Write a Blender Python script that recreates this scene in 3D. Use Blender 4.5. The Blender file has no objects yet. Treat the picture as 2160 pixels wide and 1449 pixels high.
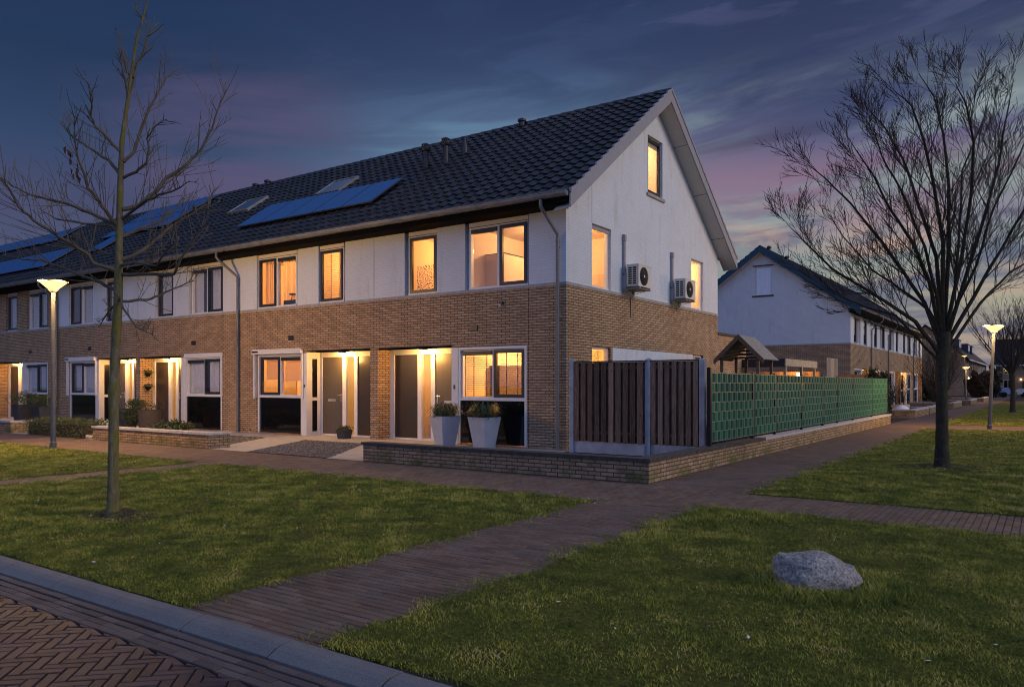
import bpy, bmesh, math, random
import numpy as np
from math import radians as R, sin, cos, pi
from mathutils import Vector, Matrix
random.seed(7); rng=np.random.default_rng(5)
S=bpy.context.scene; C=S.collection

# ------------------------------------------------------------ camera
CAM=Vector((8.748,-14.65,1.45)); YAW=R(34.87)
cd=bpy.data.cameras.new('camera'); cam=bpy.data.objects.new('camera',cd); C.objects.link(cam)
cam.location=CAM; cam.rotation_euler=(R(90),0,YAW)
cd.sensor_width=36; cd.lens=27.0; cd.shift_y=0.0405; cd.clip_start=.05; cd.clip_end=3000
S.camera=cam
S.view_settings.view_transform='Standard'; S.view_settings.look='None'; S.view_settings.exposure=0; S.view_settings.gamma=1
S.cycles.use_denoising=True; S.cycles.filter_width=1.05
S.cycles.max_bounces=6; S.cycles.diffuse_bounces=3; S.cycles.glossy_bounces=3; S.cycles.transparent_max_bounces=16
S.cycles.sample_clamp_indirect=4

def s2l(c):
    return tuple((v/255/12.92 if v/255<=.04045 else ((v/255+.055)/1.055)**2.4) for v in c)+(1,)

# ------------------------------------------------------------ world
W=bpy.data.worlds.new('World'); S.world=W; W.use_nodes=True
wn=W.node_tree; wn.nodes.clear()
def N(nt,t,**k):
    n=nt.nodes.new(t)
    for a,b in k.items(): setattr(n,a,b)
    return n
def Lk(nt,a,b): nt.links.new(a,b)
def ramp(nt,fac,stops,interp='LINEAR'):
    n=N(nt,'ShaderNodeValToRGB'); cr=n.color_ramp; cr.interpolation=interp
    while len(cr.elements)<len(stops): cr.elements.new(.5)
    for e,(p,c) in zip(cr.elements,stops):
        e.position=p; e.color=c if len(c)==4 else tuple(c)+(1,)
    if fac is not None: Lk(nt,fac,n.inputs[0])
    return n.outputs[0]
def M(nt,op,a,b=None,c=None,clamp=False):
    n=N(nt,'ShaderNodeMath',operation=op,use_clamp=clamp)
    for i,v in enumerate((a,b,c)):
        if v is None: continue
        if isinstance(v,(int,float)): n.inputs[i].default_value=v
        else: Lk(nt,v,n.inputs[i])
    return n.outputs[0]
def mixc(nt,f,a,b,bt='MIX'):
    n=N(nt,'ShaderNodeMix',data_type='RGBA',blend_type=bt)
    for i,v in ((0,f),(6,a),(7,b)):
        if isinstance(v,(int,float)): n.inputs[i].default_value=v
        elif isinstance(v,tuple): n.inputs[i].default_value=v if len(v)==4 else v+(1,)
        else: Lk(nt,v,n.inputs[i])
    return n.outputs[2]
def mapr(nt,v,a,b,c=0.,d=1.):
    n=N(nt,'ShaderNodeMapRange',interpolation_type='SMOOTHSTEP'); Lk(nt,v,n.inputs[0])
    for i,x in enumerate((a,b,c,d)): n.inputs[i+1].default_value=x
    return n.outputs[0]
tc=N(wn,'ShaderNodeTexCoord'); sp=N(wn,'ShaderNodeSeparateXYZ'); Lk(wn,tc.outputs['Generated'],sp.inputs[0])
x,y,z=sp.outputs
lat=M(wn,'ADD',M(wn,'MULTIPLY',x,.8204),M(wn,'MULTIPLY',y,.5718))
fwd=M(wn,'ADD',M(wn,'MULTIPLY',x,-.5718),M(wn,'MULTIPLY',y,.8204))
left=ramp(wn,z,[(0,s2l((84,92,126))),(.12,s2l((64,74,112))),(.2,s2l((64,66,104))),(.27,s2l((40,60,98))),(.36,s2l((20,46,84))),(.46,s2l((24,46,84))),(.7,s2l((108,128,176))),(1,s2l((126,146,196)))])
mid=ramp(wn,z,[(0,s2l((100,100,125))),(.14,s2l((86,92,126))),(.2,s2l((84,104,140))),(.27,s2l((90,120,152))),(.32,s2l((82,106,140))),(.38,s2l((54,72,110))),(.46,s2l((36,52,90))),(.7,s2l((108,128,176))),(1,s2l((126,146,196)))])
right=ramp(wn,z,[(0,s2l((150,138,140))),(.06,s2l((168,152,140))),(.1,s2l((158,158,140))),(.15,s2l((140,148,148))),(.2,s2l((116,118,144))),(.26,s2l((84,92,130))),(.33,s2l((62,70,108))),(.46,s2l((42,52,86))),(.7,s2l((108,128,176))),(1,s2l((126,146,196)))])  # top stops of all three ramps brightened out of view to light the ground
c1=mixc(wn,mapr(wn,lat,-.42,-.02),left,mid); base=mixc(wn,mapr(wn,lat,.0,.34),c1,right)
# thin streaked cloud layers (projected on a flat layer so they flatten towards the horizon)
zz=M(wn,'ADD',M(wn,'MAXIMUM',z,0.),.07)
cv=N(wn,'ShaderNodeCombineXYZ'); Lk(wn,M(wn,'DIVIDE',x,zz),cv.inputs[0]); Lk(wn,M(wn,'DIVIDE',y,zz),cv.inputs[1])
rotm=N(wn,'ShaderNodeMapping'); rotm.inputs['Rotation'].default_value=(0,0,-YAW+.25); rotm.inputs['Scale'].default_value=(.42,.95,1); Lk(wn,cv.outputs[0],rotm.inputs[0])
n1=N(wn,'ShaderNodeTexNoise'); n1.inputs['Scale'].default_value=1.15; n1.inputs['Detail'].default_value=5; n1.inputs['Roughness'].default_value=.55; n1.inputs['Distortion'].default_value=.7; Lk(wn,rotm.outputs[0],n1.inputs['Vector'])
n2=N(wn,'ShaderNodeTexNoise'); n2.inputs['Scale'].default_value=.55; n2.inputs['Detail'].default_value=4; n2.inputs['Distortion'].default_value=.4; Lk(wn,rotm.outputs[0],n2.inputs['Vector'])
dark=mixc(wn,mapr(wn,z,.05,.3),s2l((92,92,116)),s2l((44,54,88)))
f1=M(wn,'MULTIPLY',mapr(wn,z,.015,.06),M(wn,'MULTIPLY',mapr(wn,n1.outputs[0],.48,.66),mapr(wn,lat,.05,.4,.3,.9)))
b1=mixc(wn,f1,base,dark)
# pink afterglow patches, strongest in one band of elevation
pb=M(wn,'MULTIPLY',mapr(wn,z,.1,.2),mapr(wn,z,.36,.24))
pk=M(wn,'MULTIPLY',M(wn,'MULTIPLY',mapr(wn,n2.outputs[0],.46,.64),pb),.42)
pinkc=mixc(wn,mapr(wn,lat,-.3,.35),s2l((88,76,112)),s2l((176,126,132)))
b2=mixc(wn,pk,b1,pinkc)
# long horizontal streaks laid out by bearing and height
sv=N(wn,'ShaderNodeCombineXYZ'); Lk(wn,M(wn,'MULTIPLY',lat,2.6),sv.inputs[0]); Lk(wn,M(wn,'ADD',M(wn,'MULTIPLY',z,13.),M(wn,'MULTIPLY',lat,-1.2)),sv.inputs[1]); Lk(wn,M(wn,'MULTIPLY',fwd,2.6),sv.inputs[2])
def wnoise(sc,det,dist,off):
    a_=N(wn,'ShaderNodeMapping'); a_.inputs['Location'].default_value=off; Lk(wn,sv.outputs[0],a_.inputs[0])
    n=N(wn,'ShaderNodeTexNoise'); n.inputs['Scale'].default_value=sc; n.inputs['Detail'].default_value=det; n.inputs['Roughness'].default_value=.58; n.inputs['Distortion'].default_value=dist; Lk(wn,a_.outputs[0],n.inputs['Vector']); return n.outputs[0]
s1=wnoise(1.,7,.5,(3,1,0)); s2=wnoise(1.5,7,.6,(9,4,2)); s3=wnoise(.8,6,.4,(1,7,5)); s4=wnoise(3.2,6,.5,(5,5,5))
cyan=mixc(wn,mapr(wn,lat,.05,.3),s2l((96,132,160)),s2l((150,164,160)))
fc=M(wn,'MULTIPLY',M(wn,'MULTIPLY',mapr(wn,s1,.44,.64),M(wn,'MULTIPLY',mapr(wn,z,.12,.2),mapr(wn,z,.4,.27))),M(wn,'MULTIPLY',mapr(wn,lat,-.30,-.12),.9))
b2=mixc(wn,fc,b2,cyan)
low=M(wn,'MULTIPLY',mapr(wn,z,.26,.17),mapr(wn,lat,.08,.24))
b2=mixc(wn,M(wn,'MULTIPLY',M(wn,'MULTIPLY',mapr(wn,s2,.47,.60),low),.8),b2,s2l((92,100,126)))
b2=mixc(wn,M(wn,'MULTIPLY',M(wn,'MULTIPLY',mapr(wn,s3,.50,.62),low),.75),b2,s2l((196,158,142)))
b2=mixc(wn,M(wn,'MULTIPLY',M(wn,'MULTIPLY',mapr(wn,s4,.52,.66),M(wn,'MULTIPLY',mapr(wn,z,.02,.06),mapr(wn,lat,.0,.25))),.55),b2,s2l((74,80,116)))
b2=mixc(wn,M(wn,'MULTIPLY',M(wn,'MULTIPLY',mapr(wn,s2,.60,.44),mapr(wn,z,.26,.36)),.35),b2,s2l((30,42,78)))
# a broad pink bank over the low west, to the right of the view
pk2=M(wn,'MULTIPLY',M(wn,'MULTIPLY',mapr(wn,z,.17,.225),mapr(wn,z,.3,.24)),M(wn,'MULTIPLY',M(wn,'MULTIPLY',mapr(wn,lat,.10,.22),mapr(wn,s1,.62,.42)),.42))
b2=mixc(wn,pk2,b2,s2l((172,124,134)))
pk3=M(wn,'MULTIPLY',M(wn,'MULTIPLY',mapr(wn,z,.15,.24),mapr(wn,z,.40,.31)),M(wn,'MULTIPLY',M(wn,'MULTIPLY',mapr(wn,lat,-.5,-.36),mapr(wn,lat,-.12,-.28)),M(wn,'MULTIPLY',mapr(wn,s3,.35,.6),.75)))
b2=mixc(wn,pk3,b2,s2l((88,76,112)))
# unseen sky behind the camera, brightened to an even blue to light the facades
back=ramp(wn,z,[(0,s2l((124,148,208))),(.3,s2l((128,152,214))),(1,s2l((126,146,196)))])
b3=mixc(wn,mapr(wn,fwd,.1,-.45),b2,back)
b4=mixc(wn,mapr(wn,z,-.01,-.06),b3,s2l((50,52,50)))
sky=N(wn,'ShaderNodeTexSky',sky_type='NISHITA'); sky.sun_disc=False; sky.sun_elevation=R(3); sky.sun_rotation=R(70)
b5=mixc(wn,.012,b4,sky.outputs[0])
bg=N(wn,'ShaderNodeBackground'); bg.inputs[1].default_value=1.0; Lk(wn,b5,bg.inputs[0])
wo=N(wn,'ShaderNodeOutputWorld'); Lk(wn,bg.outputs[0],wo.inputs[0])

# ------------------------------------------------------------ sun: last soft glow from the west
sl=bpy.data.lights.new('evening_glow','SUN'); sl.energy=1.0; sl.angle=R(24); sl.color=(1,.84,.72)
so=bpy.data.objects.new('evening_glow',sl); C.objects.link(so)
so.rotation_euler=Vector((.88,.16,.38)).to_track_quat('Z','Y').to_euler()

# ------------------------------------------------------------ mesh helpers
class MB:
    def __init__(s): s.v=[]; s.f=[]; s.m=[]; s.at=[]
    def add(s,vs,fs,mi=0,a=None):
        o=len(s.v); s.v+= [tuple(q) for q in vs]; s.f+=[tuple(i+o for i in f) for f in fs]; s.m+=[mi]*len(fs)
        if a is not None: s.at+=[a]*len(vs)
        return s
    def quad(s,a,b,c,d,mi=0): return s.add([a,b,c,d],[(0,1,2,3)],mi)
    def box(s,x0,x1,y0,y1,z0,z1,mi=0,a=None):
        if x0>x1:x0,x1=x1,x0
        if y0>y1:y0,y1=y1,y0
        if z0>z1:z0,z1=z1,z0
        return s.add([(x0,y0,z0),(x1,y0,z0),(x1,y1,z0),(x0,y1,z0),(x0,y0,z1),(x1,y0,z1),(x1,y1,z1),(x0,y1,z1)],
          [(0,3,2,1),(4,5,6,7),(0,1,5,4),(1,2,6,5),(2,3,7,6),(3,0,4,7)],mi,a)
    def hexa(s,pts,mi=0,a=None): # 8 pts: bottom 4, top 4
        return s.add(pts,[(0,3,2,1),(4,5,6,7),(0,1,5,4),(1,2,6,5),(2,3,7,6),(3,0,4,7)],mi,a)
    def tube(s,P,rs,n=6,mi=0,cap=True):
        P=[Vector(p) for p in P]; o=len(s.v); k=len(P)
        if isinstance(rs,(int,float)): rs=[rs]*k
        up=None
        for i,p in enumerate(P):
            t=(P[min(i+1,k-1)]-P[max(i-1,0)])
            if t.length<1e-9: t=Vector((0,0,1))
            t.normalize()
            if up is None:
                up=t.orthogonal().normalized()
            else:
                up=up-t*up.dot(t)
                up=up.normalized() if up.length>1e-6 else t.orthogonal().normalized()
            w=t.cross(up)
            for j in range(n):
                a=2*pi*j/n; s.v.append(tuple(p+(up*cos(a)+w*sin(a))*rs[i]))
        for i in range(k-1):
            for j in range(n):
                s.f.append((o+i*n+j,o+i*n+(j+1)%n,o+(i+1)*n+(j+1)%n,o+(i+1)*n+j)); s.m.append(mi)
        if cap:
            s.f.append(tuple(o+j for j in reversed(range(n)))); s.f.append(tuple(o+(k-1)*n+j for j in range(n))); s.m+=[mi,mi]
        return s
    def lathe(s,c,prof,n=24,mi=0,sq=None):
        o=len(s.v)
        for r,z in prof:
            for j in range(n):
                a=2*pi*j/n
                s.v.append((c[0]+r*cos(a),c[1]+r*sin(a),c[2]+z))
        for i in range(len(prof)-1):
            for j in range(n):
                s.f.append((o+i*n+j,o+i*n+(j+1)%n,o+(i+1)*n+(j+1)%n,o+(i+1)*n+j)); s.m.append(mi)
        return s
    def T(s,fn):
        s.v=[tuple(fn(*p)) for p in s.v]; return s
def smooth(me,ang=40):
    me.shade_smooth()
    try: me.set_sharp_from_angle(angle=R(ang))
    except Exception: pass
def obj(name,mb,mat,parent=None,sm=False,loc=None,**props):
    me=bpy.data.meshes.new(name); me.from_pydata(mb.v,[],mb.f)
    mats=mat if isinstance(mat,(list,tuple)) else [mat]
    for m_ in mats: me.materials.append(m_)
    if len(mats)>1: me.polygons.foreach_set('material_index',mb.m)
    if mb.at and len(mb.at)==len(mb.v):
        a=me.attributes.new('rnd','FLOAT','POINT'); a.data.foreach_set('value',mb.at)
    me.update()
    if sm: smooth(me)
    o=bpy.data.objects.new(name,me); C.objects.link(o)
    if loc is not None: o.location=loc
    if parent is not None: o.parent=parent
    for k,v in props.items(): o[k]=v
    return o
def empty(name,loc=(0,0,0),rz=0,**props):
    o=bpy.data.objects.new(name,None); o.empty_display_size=.2; C.objects.link(o); o.location=loc; o.rotation_euler=(0,0,rz)
    for k,v in props.items(): o[k]=v
    return o
def copy_tree(o,parent=None):
    c=o.copy(); C.objects.link(c); c.parent=parent
    for ch in list(o.children): copy_tree(ch,c)
    return c
def plight(name,loc,power,col=(1,.6,.25),r=.06,parent=None):
    l=bpy.data.lights.new(name,'POINT'); l.energy=power; l.color=col; l.shadow_soft_size=r
    o=bpy.data.objects.new(name,l); C.objects.link(o); o.location=loc
    if parent is not None: o.parent=parent
    return o

# ------------------------------------------------------------ materials
def base(name,rough=.6,metal=0.,spec=.5):
    m=bpy.data.materials.new(name); m.use_nodes=True; nt=m.node_tree; b=nt.nodes['Principled BSDF']
    b.inputs['Roughness'].default_value=rough; b.inputs['Metallic'].default_value=metal; b.inputs['Specular IOR Level'].default_value=spec
    return m,nt,b
def pos(nt,sx=1,sy=1,sz=1,wall=False):
    g=N(nt,'ShaderNodeNewGeometry')
    if wall:
        s_=N(nt,'ShaderNodeSeparateXYZ'); Lk(nt,g.outputs['Position'],s_.inputs[0])
        c=N(nt,'ShaderNodeCombineXYZ'); Lk(nt,M(nt,'ADD',s_.outputs[0],s_.outputs[1]),c.inputs[0]); Lk(nt,s_.outputs[2],c.inputs[1]); return c.outputs[0]
    mp=N(nt,'ShaderNodeMapping'); mp.inputs['Scale'].default_value=(sx,sy,sz); Lk(nt,g.outputs['Position'],mp.inputs[0]); return mp.outputs[0]
def noise(nt,vec,sc,det=4,rough=.55,dist=0):
    n=N(nt,'ShaderNodeTexNoise'); n.inputs['Scale'].default_value=sc; n.inputs['Detail'].default_value=det; n.inputs['Roughness'].default_value=rough; n.inputs['Distortion'].default_value=dist
    if vec is not None: Lk(nt,vec,n.inputs['Vector'])
    return n.outputs[0]
def bump(nt,b,h,strength=.5,dist=.01):
    n=N(nt,'ShaderNodeBump'); n.inputs['Strength'].default_value=strength; n.inputs['Distance'].default_value=dist
    Lk(nt,h,n.inputs['Height']); Lk(nt,n.outputs[0],b.inputs['Normal'])
def plain(name,col,rough=.6,metal=0.,var=.12,sc=6.,spec=.5,bs=.0):
    m,nt,b=base(name,rough,metal,spec)
    n=noise(nt,pos(nt),sc,5,.6)
    c0=tuple(max(0,v*(1-var)) for v in col[:3])+(1,); c1=tuple(v*(1+var) for v in col[:3])+(1,)
    Lk(nt,ramp(nt,n,[(.3,c0),(.7,c1)]),b.inputs['Base Color'])
    if bs: bump(nt,b,noise(nt,pos(nt),sc*12,4,.6),bs,.004)
    return m
def brick(name,ca,cb,cm,white=False,dirt=0.,bw=.22,rh=.0625,bstr=.6):
    m,nt,b=base(name,.85,spec=.25)
    v=pos(nt,wall=True)
    # slight unevenness of the courses
    t=N(nt,'ShaderNodeTexBrick'); t.inputs['Scale'].default_value=1; t.inputs['Brick Width'].default_value=bw; t.inputs['Row Height'].default_value=rh
    t.inputs['Mortar Size'].default_value=.0085; t.inputs['Mortar Smooth'].default_value=.25; t.inputs['Bias'].default_value=0
    nz=noise(nt,v,9,3)
    off=N(nt,'ShaderNodeVectorMath',operation='ADD'); Lk(nt,v,off.inputs[0])
    cc=N(nt,'ShaderNodeCombineXYZ'); Lk(nt,M(nt,'MULTIPLY',M(nt,'SUBTRACT',nz,.5),.006),cc.inputs[1]); Lk(nt,cc.outputs[0],off.inputs[1])
    Lk(nt,off.outputs[0],t.inputs['Vector'])
    for k,c in (('Color1',ca),('Color2',cb),('Mortar',cm)): t.inputs[k].default_value=tuple(c)+(1,)
    # weathering: broad pale and dark areas
    w=noise(nt,pos(nt),.9,6,.65); w2=noise(nt,v,14,3)
    k=M(nt,'ADD',M(nt,'MULTIPLY',w,.5 if not white else .22),M(nt,'MULTIPLY',w2,.5 if not white else .08))
    k=M(nt,'ADD',k,.52 if not white else .86)
    col=t.outputs['Color']
    mul=N(nt,'ShaderNodeMix',data_type='RGBA',blend_type='MULTIPLY'); mul.inputs[0].default_value=1
    Lk(nt,col,mul.inputs[6]); cg=N(nt,'ShaderNodeCombineColor'); [Lk(nt,k,cg.inputs[i]) for i in range(3)]; Lk(nt,cg.outputs[0],mul.inputs[7])
    out=mul.outputs[2]
    if white: # vertical streaks of dirt, with a shape of their own
        sv=N(nt,'ShaderNodeMapping'); sv.inputs['Scale'].default_value=(2.2,.35,1); Lk(nt,v,sv.inputs[0])
        st=mapr(nt,noise(nt,sv.outputs[0],1.6,6,.7),.52,.72,0.,.42)
        out=mixc(nt,st,out,(.42,.41,.36,1))
    if dirt: # moss and splash dirt near the foot of a garden wall
        g=N(nt,'ShaderNodeNewGeometry'); s_=N(nt,'ShaderNodeSeparateXYZ'); Lk(nt,g.outputs['Position'],s_.inputs[0])
        mo=M(nt,'MULTIPLY',mapr(nt,noise(nt,pos(nt),2.2,6,.7),.42,.66),mapr(nt,s_.outputs[2],.34,.02,0.,dirt))
        out=mixc(nt,mo,out,(.10,.115,.03,1))
        ed=M(nt,'MULTIPLY',mapr(nt,noise(nt,pos(nt),6,4,.7),.45,.7),.45); out=mixc(nt,ed,out,(.035,.03,.022,1))
    Lk(nt,out,b.inputs['Base Color'])
    h=M(nt,'ADD',M(nt,'SUBTRACT',1.,t.outputs['Fac']),M(nt,'MULTIPLY',noise(nt,v,45,3),.35))
    bump(nt,b,h,bstr,.012)
    return m
def emit(name,col,st):
    m=bpy.data.materials.new(name); m.use_nodes=True; nt=m.node_tree; nt.nodes.clear()
    e=N(nt,'ShaderNodeEmission'); e.inputs[0].default_value=tuple(col)+(1,); e.inputs[1].default_value=st
    o=N(nt,'ShaderNodeOutputMaterial'); Lk(nt,e.outputs[0],o.inputs[0]); return m
def glass(name,tint=(1,1,1),refl=1.):
    m=bpy.data.materials.new(name); m.use_nodes=True; nt=m.node_tree; nt.nodes.clear()
    t=N(nt,'ShaderNodeBsdfTransparent'); t.inputs[0].default_value=tuple(tint)+(1,)
    g=N(nt,'ShaderNodeBsdfGlossy'); g.inputs['Roughness'].default_value=.015
    bm=N(nt,'ShaderNodeBump'); bm.inputs['Strength'].default_value=.05; bm.inputs['Distance'].default_value=.02
    Lk(nt,noise(nt,pos(nt),1.3,2),bm.inputs['Height']); Lk(nt,bm.outputs[0],g.inputs['Normal'])
    ge=N(nt,'ShaderNodeNewGeometry'); dt=N(nt,'ShaderNodeVectorMath',operation='DOT_PRODUCT'); Lk(nt,ge.outputs['Normal'],dt.inputs[0]); Lk(nt,ge.outputs['Incoming'],dt.inputs[1])
    fr_=M(nt,'ADD',M(nt,'MULTIPLY',M(nt,'POWER',M(nt,'SUBTRACT',1.,M(nt,'ABSOLUTE',dt.outputs['Value'])),5.),.9),.05)
    mx=N(nt,'ShaderNodeMixShader'); Lk(nt,M(nt,'MULTIPLY',fr_,refl,clamp=True),mx.inputs[0]); Lk(nt,t.outputs[0],mx.inputs[1]); Lk(nt,g.outputs[0],mx.inputs[2])
    o=N(nt,'ShaderNodeOutputMaterial'); Lk(nt,mx.outputs[0],o.inputs[0]); return m
def attrmat(name,stops,rough=.9,spec=.2,nsc=0,amp=1.05,trans=0.,bs=0,mot=None):
    m,nt,b=base(name,rough,spec=spec)
    a=N(nt,'ShaderNodeAttribute',attribute_name='rnd')
    f=a.outputs['Fac']
    if nsc: f=M(nt,'ADD',M(nt,'MULTIPLY',f,.55),M(nt,'MULTIPLY',M(nt,'SUBTRACT',noise(nt,pos(nt),nsc,6,.68),.5-.22/amp),amp))
    col=ramp(nt,f,stops)
    if mot: col=mixc(nt,M(nt,'MULTIPLY',mapr(nt,noise(nt,pos(nt),mot[1],6,.65),.45,.7),mot[2]),col,mot[0])
    Lk(nt,col,b.inputs['Base Color'])
    if bs: bump(nt,b,noise(nt,pos(nt),60,5,.65),bs,.004)
    return m

K={}
K['brick']=brick('tan_brick',(.52,.355,.215),(.37,.245,.145),(.065,.046,.034))
K['lowbrick']=brick('garden_wall_brick',(.42,.29,.18),(.30,.20,.125),(.07,.052,.04),dirt=.9)
K['wbrick']=brick('white_painted_brick',(.68,.725,.765),(.65,.695,.73),(.60,.635,.67),white=True,bstr=.32)
K['white']=plain('white_paint',(.74,.73,.72),.45,var=.05)
K['navy']=plain('dark_blue_grey_paint',(.02,.022,.032),.4)
K['black']=plain('black_panel',(.008,.008,.009),.6,spec=.15)
K['eaves']=plain('black_eaves_paint',(.0025,.0025,.003),.8,spec=.1)
K['blackgloss']=plain('black_glass_panel',(.006,.006,.008),.06,var=.3,spec=.6)
K['door']=plain('grey_brown_door_paint',(.10,.082,.068),.42,var=.06)
K['darkdoor']=plain('dark_brown_panel',(.045,.034,.027),.3,var=.1)
K['zinc']=plain('zinc',(.20,.21,.225),.5,.4,var=.15,sc=3)
K['soffit']=plain('soffit_board',(.55,.53,.49),.6,var=.05)
K['verge']=plain('verge_board_grey',(.31,.31,.335),.5,var=.06)
K['teal']=plain('verge_board_petrol',(.012,.06,.10),.5)
K['mortar']=plain('grey_concrete',(.36,.35,.33),.85,var=.2,sc=9,bs=.3)
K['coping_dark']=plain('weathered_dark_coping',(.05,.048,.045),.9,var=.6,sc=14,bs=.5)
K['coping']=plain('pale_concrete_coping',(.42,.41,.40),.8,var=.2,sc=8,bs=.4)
K['steel']=plain('lamp_post_grey',(.085,.09,.10),.5,.3,var=.15)
K['chrome']=plain('door_metal',(.7,.68,.64),.3,.9)
K['room']=plain('warm_room_paint',(.80,.66,.48),.9,var=.03)
K['furn']=plain('pale_wardrobe_board',(.66,.5,.34),.6,var=.04)
K['blindw']=plain('venetian_blind_brown',(.22,.13,.06),.6)
K['blinddark']=plain('blind_tape_dark',(.05,.035,.025),.8)
def sheer(name,col,tr):
    m=plain(name,col,.9,var=.06); nt=m.node_tree; b=nt.nodes['Principled BSDF']; o=[n for n in nt.nodes if n.type=='OUTPUT_MATERIAL'][0]
    t=N(nt,'ShaderNodeBsdfTranslucent'); t.inputs[0].default_value=tuple(min(1,c*1.25) for c in col)+(1,); mx=N(nt,'ShaderNodeMixShader'); mx.inputs[0].default_value=tr
    Lk(nt,b.outputs[0],mx.inputs[1]); Lk(nt,t.outputs[0],mx.inputs[2]); Lk(nt,mx.outputs[0],o.inputs[0]); return m
K['curtain']=sheer('cream_curtain',(.7,.58,.40),.6)
K['greycurtain']=plain('grey_net_curtain',(.86,.86,.88),.9,var=.05)
K['darkroom']=plain('unlit_room',(.06,.055,.05),.9)
K['patterned']=plain('dark_leaf_print',(.03,.015,.006),.8)
K['glass']=glass('window_glass')
K['glassd']=glass('dark_window_glass',(.97,.97,.98),3.2)
K['ridge']=plain('ridge_tile',(.022,.024,.032),.5,var=.3,sc=8)
K['fan']=plain('fan_grille_dark',(.05,.05,.052),.5)
K['acw']=plain('air_conditioner_enamel',(.62,.61,.57),.4,var=.05)
K['bluepot']=plain('pale_blue_grey_planter',(.42,.46,.54),.55,var=.1,sc=5)
K['darkpot']=plain('dark_planter',(.03,.034,.045),.6,var=.2)
K['clay']=plain('brown_planter',(.09,.065,.045),.7,var=.2)
K['soil']=plain('soil',(.04,.028,.018),.95,var=.3,bs=.5)
K['slab']=plain('concrete_garden_slab',(.40,.36,.30),.85,var=.15,sc=5,bs=.3)
K['fleece']=plain('cream_wood',(.45,.36,.24),.8)
K['opal']=emit('lit_opal_glass',(1,.60,.22),2.1)
K['porchlamp']=emit('porch_lamp_glow',(1,.66,.28),14.)
K['woodgrey']=plain('grey_shingle_wood',(.26,.25,.22),.9,var=.3,sc=12,bs=.4)
K['woodbrown']=plain('brown_wood_post',(.16,.10,.06),.8,var=.3,sc=10)
K['orangewood']=plain('orange_wood_boards',(.42,.19,.06),.8,var=.25,sc=5)

# roof tiles: dark glazed, faint variation tile by tile
m,nt,b=base('dark_roof_tile',.42,spec=.32); K['tile']=m
a=N(nt,'ShaderNodeAttribute',attribute_name='rnd')
Lk(nt,ramp(nt,M(nt,'ADD',M(nt,'MULTIPLY',a.outputs['Fac'],.6),M(nt,'MULTIPLY',noise(nt,pos(nt),18,4,.7),.4)),[(.2,(.006,.0065,.009)),(.6,(.013,.014,.019)),(.9,(.030,.031,.038))]),b.inputs['Base Color'])
Lk(nt,ramp(nt,noise(nt,pos(nt),7,3),[(.3,(.3,.3,.3)),(.7,(.55,.55,.55))]),b.inputs['Roughness'])
# solar glass
m,nt,b=base('solar_cell_glass',.4,spec=.2); K['solar']=m
t=N(nt,'ShaderNodeTexBrick'); t.offset=0; t.inputs['Scale'].default_value=1; t.inputs['Brick Width'].default_value=.16; t.inputs['Row Height'].default_value=.13; t.inputs['Mortar Size'].default_value=.006
g=N(nt,'ShaderNodeNewGeometry'); Lk(nt,g.outputs['Position'],t.inputs['Vector'])
t.inputs['Color1'].default_value=(.016,.09,.25,1); t.inputs['Color2'].default_value=(.018,.10,.28,1); t.inputs['Mortar'].default_value=(.05,.19,.42,1)
Lk(nt,t.outputs[0],b.inputs['Base Color'])
# bark
def bark(name,a_,b_,moss,mossamt):
    m,nt,b=base(name,.92,spec=.2)
    v=pos(nt,1,1,.35); n=noise(nt,v,22,6,.7,.5)
    c=ramp(nt,n,[(.3,a_),(.7,b_)])
    c=mixc(nt,M(nt,'MULTIPLY',mapr(nt,noise(nt,pos(nt,1,1,.6),5,6,.75),.42,.62),mossamt),c,moss)
    c=mixc(nt,M(nt,'MULTIPLY',mapr(nt,noise(nt,pos(nt),30,4,.7),.6,.72),.5),c,(.32,.32,.28,1))
    Lk(nt,c,b.inputs['Base Color']); bump(nt,b,n,.7,.02); return m
K['bark']=bark('pale_mossy_bark',(.075,.06,.036),(.25,.21,.13),(.15,.14,.025,1),.9)
K['bark2']=bark('dark_mossy_bark',(.018,.014,.011),(.07,.058,.045),(.035,.04,.01,1),.5)
K['twig']=plain('twig_bark',(.11,.088,.058),.9,var=.3)
K['twig2']=plain('dark_twig_bark',(.028,.02,.016),.9,var=.3)
K['leafdead']=plain('dead_leaf',(.07,.035,.02),.9)
# ground
K['paver']=attrmat('footpath_clay_pavers',[(.0,(.08,.054,.04)),(.4,(.135,.088,.062)),(.7,(.175,.115,.08)),(1.,(.23,.165,.125))],.8,.3,nsc=.9,bs=.5,mot=((.14,.125,.105,1),3.,.6))
K['roadbrick']=attrmat('road_brick',[(.0,(.020,.015,.019)),(.5,(.038,.028,.035)),(1.,(.064,.050,.058))],.62,.35,nsc=1.3,bs=.5)
K['stripbrick']=attrmat('gutter_brick',[(.0,(.055,.042,.042)),(.5,(.10,.078,.074)),(1.,(.15,.12,.11))],.8,.35,nsc=1.5,bs=.5)
m,nt,b=base('kerb_concrete',.8,spec=.35); K['kerb']=m
v=pos(nt); n=noise(nt,v,120,4,.7); n2_=noise(nt,v,2.2,5,.6)
c=mixc(nt,.5,ramp(nt,n,[(.35,(.08,.08,.08)),(.65,(.27,.27,.27))]),ramp(nt,n2_,[(.3,(.10,.10,.10)),(.7,(.20,.20,.20))])); Lk(nt,c,b.inputs['Base Color']); bump(nt,b,n,.5,.003)
m,nt,b=base('mossy_soil',.95,spec=.1); K['lawnsoil']=m
v=pos(nt); c=ramp(nt,noise(nt,v,26,5,.7),[(.3,(.045,.045,.012)),(.55,(.12,.13,.022)),(.75,(.20,.19,.045))])
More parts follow.
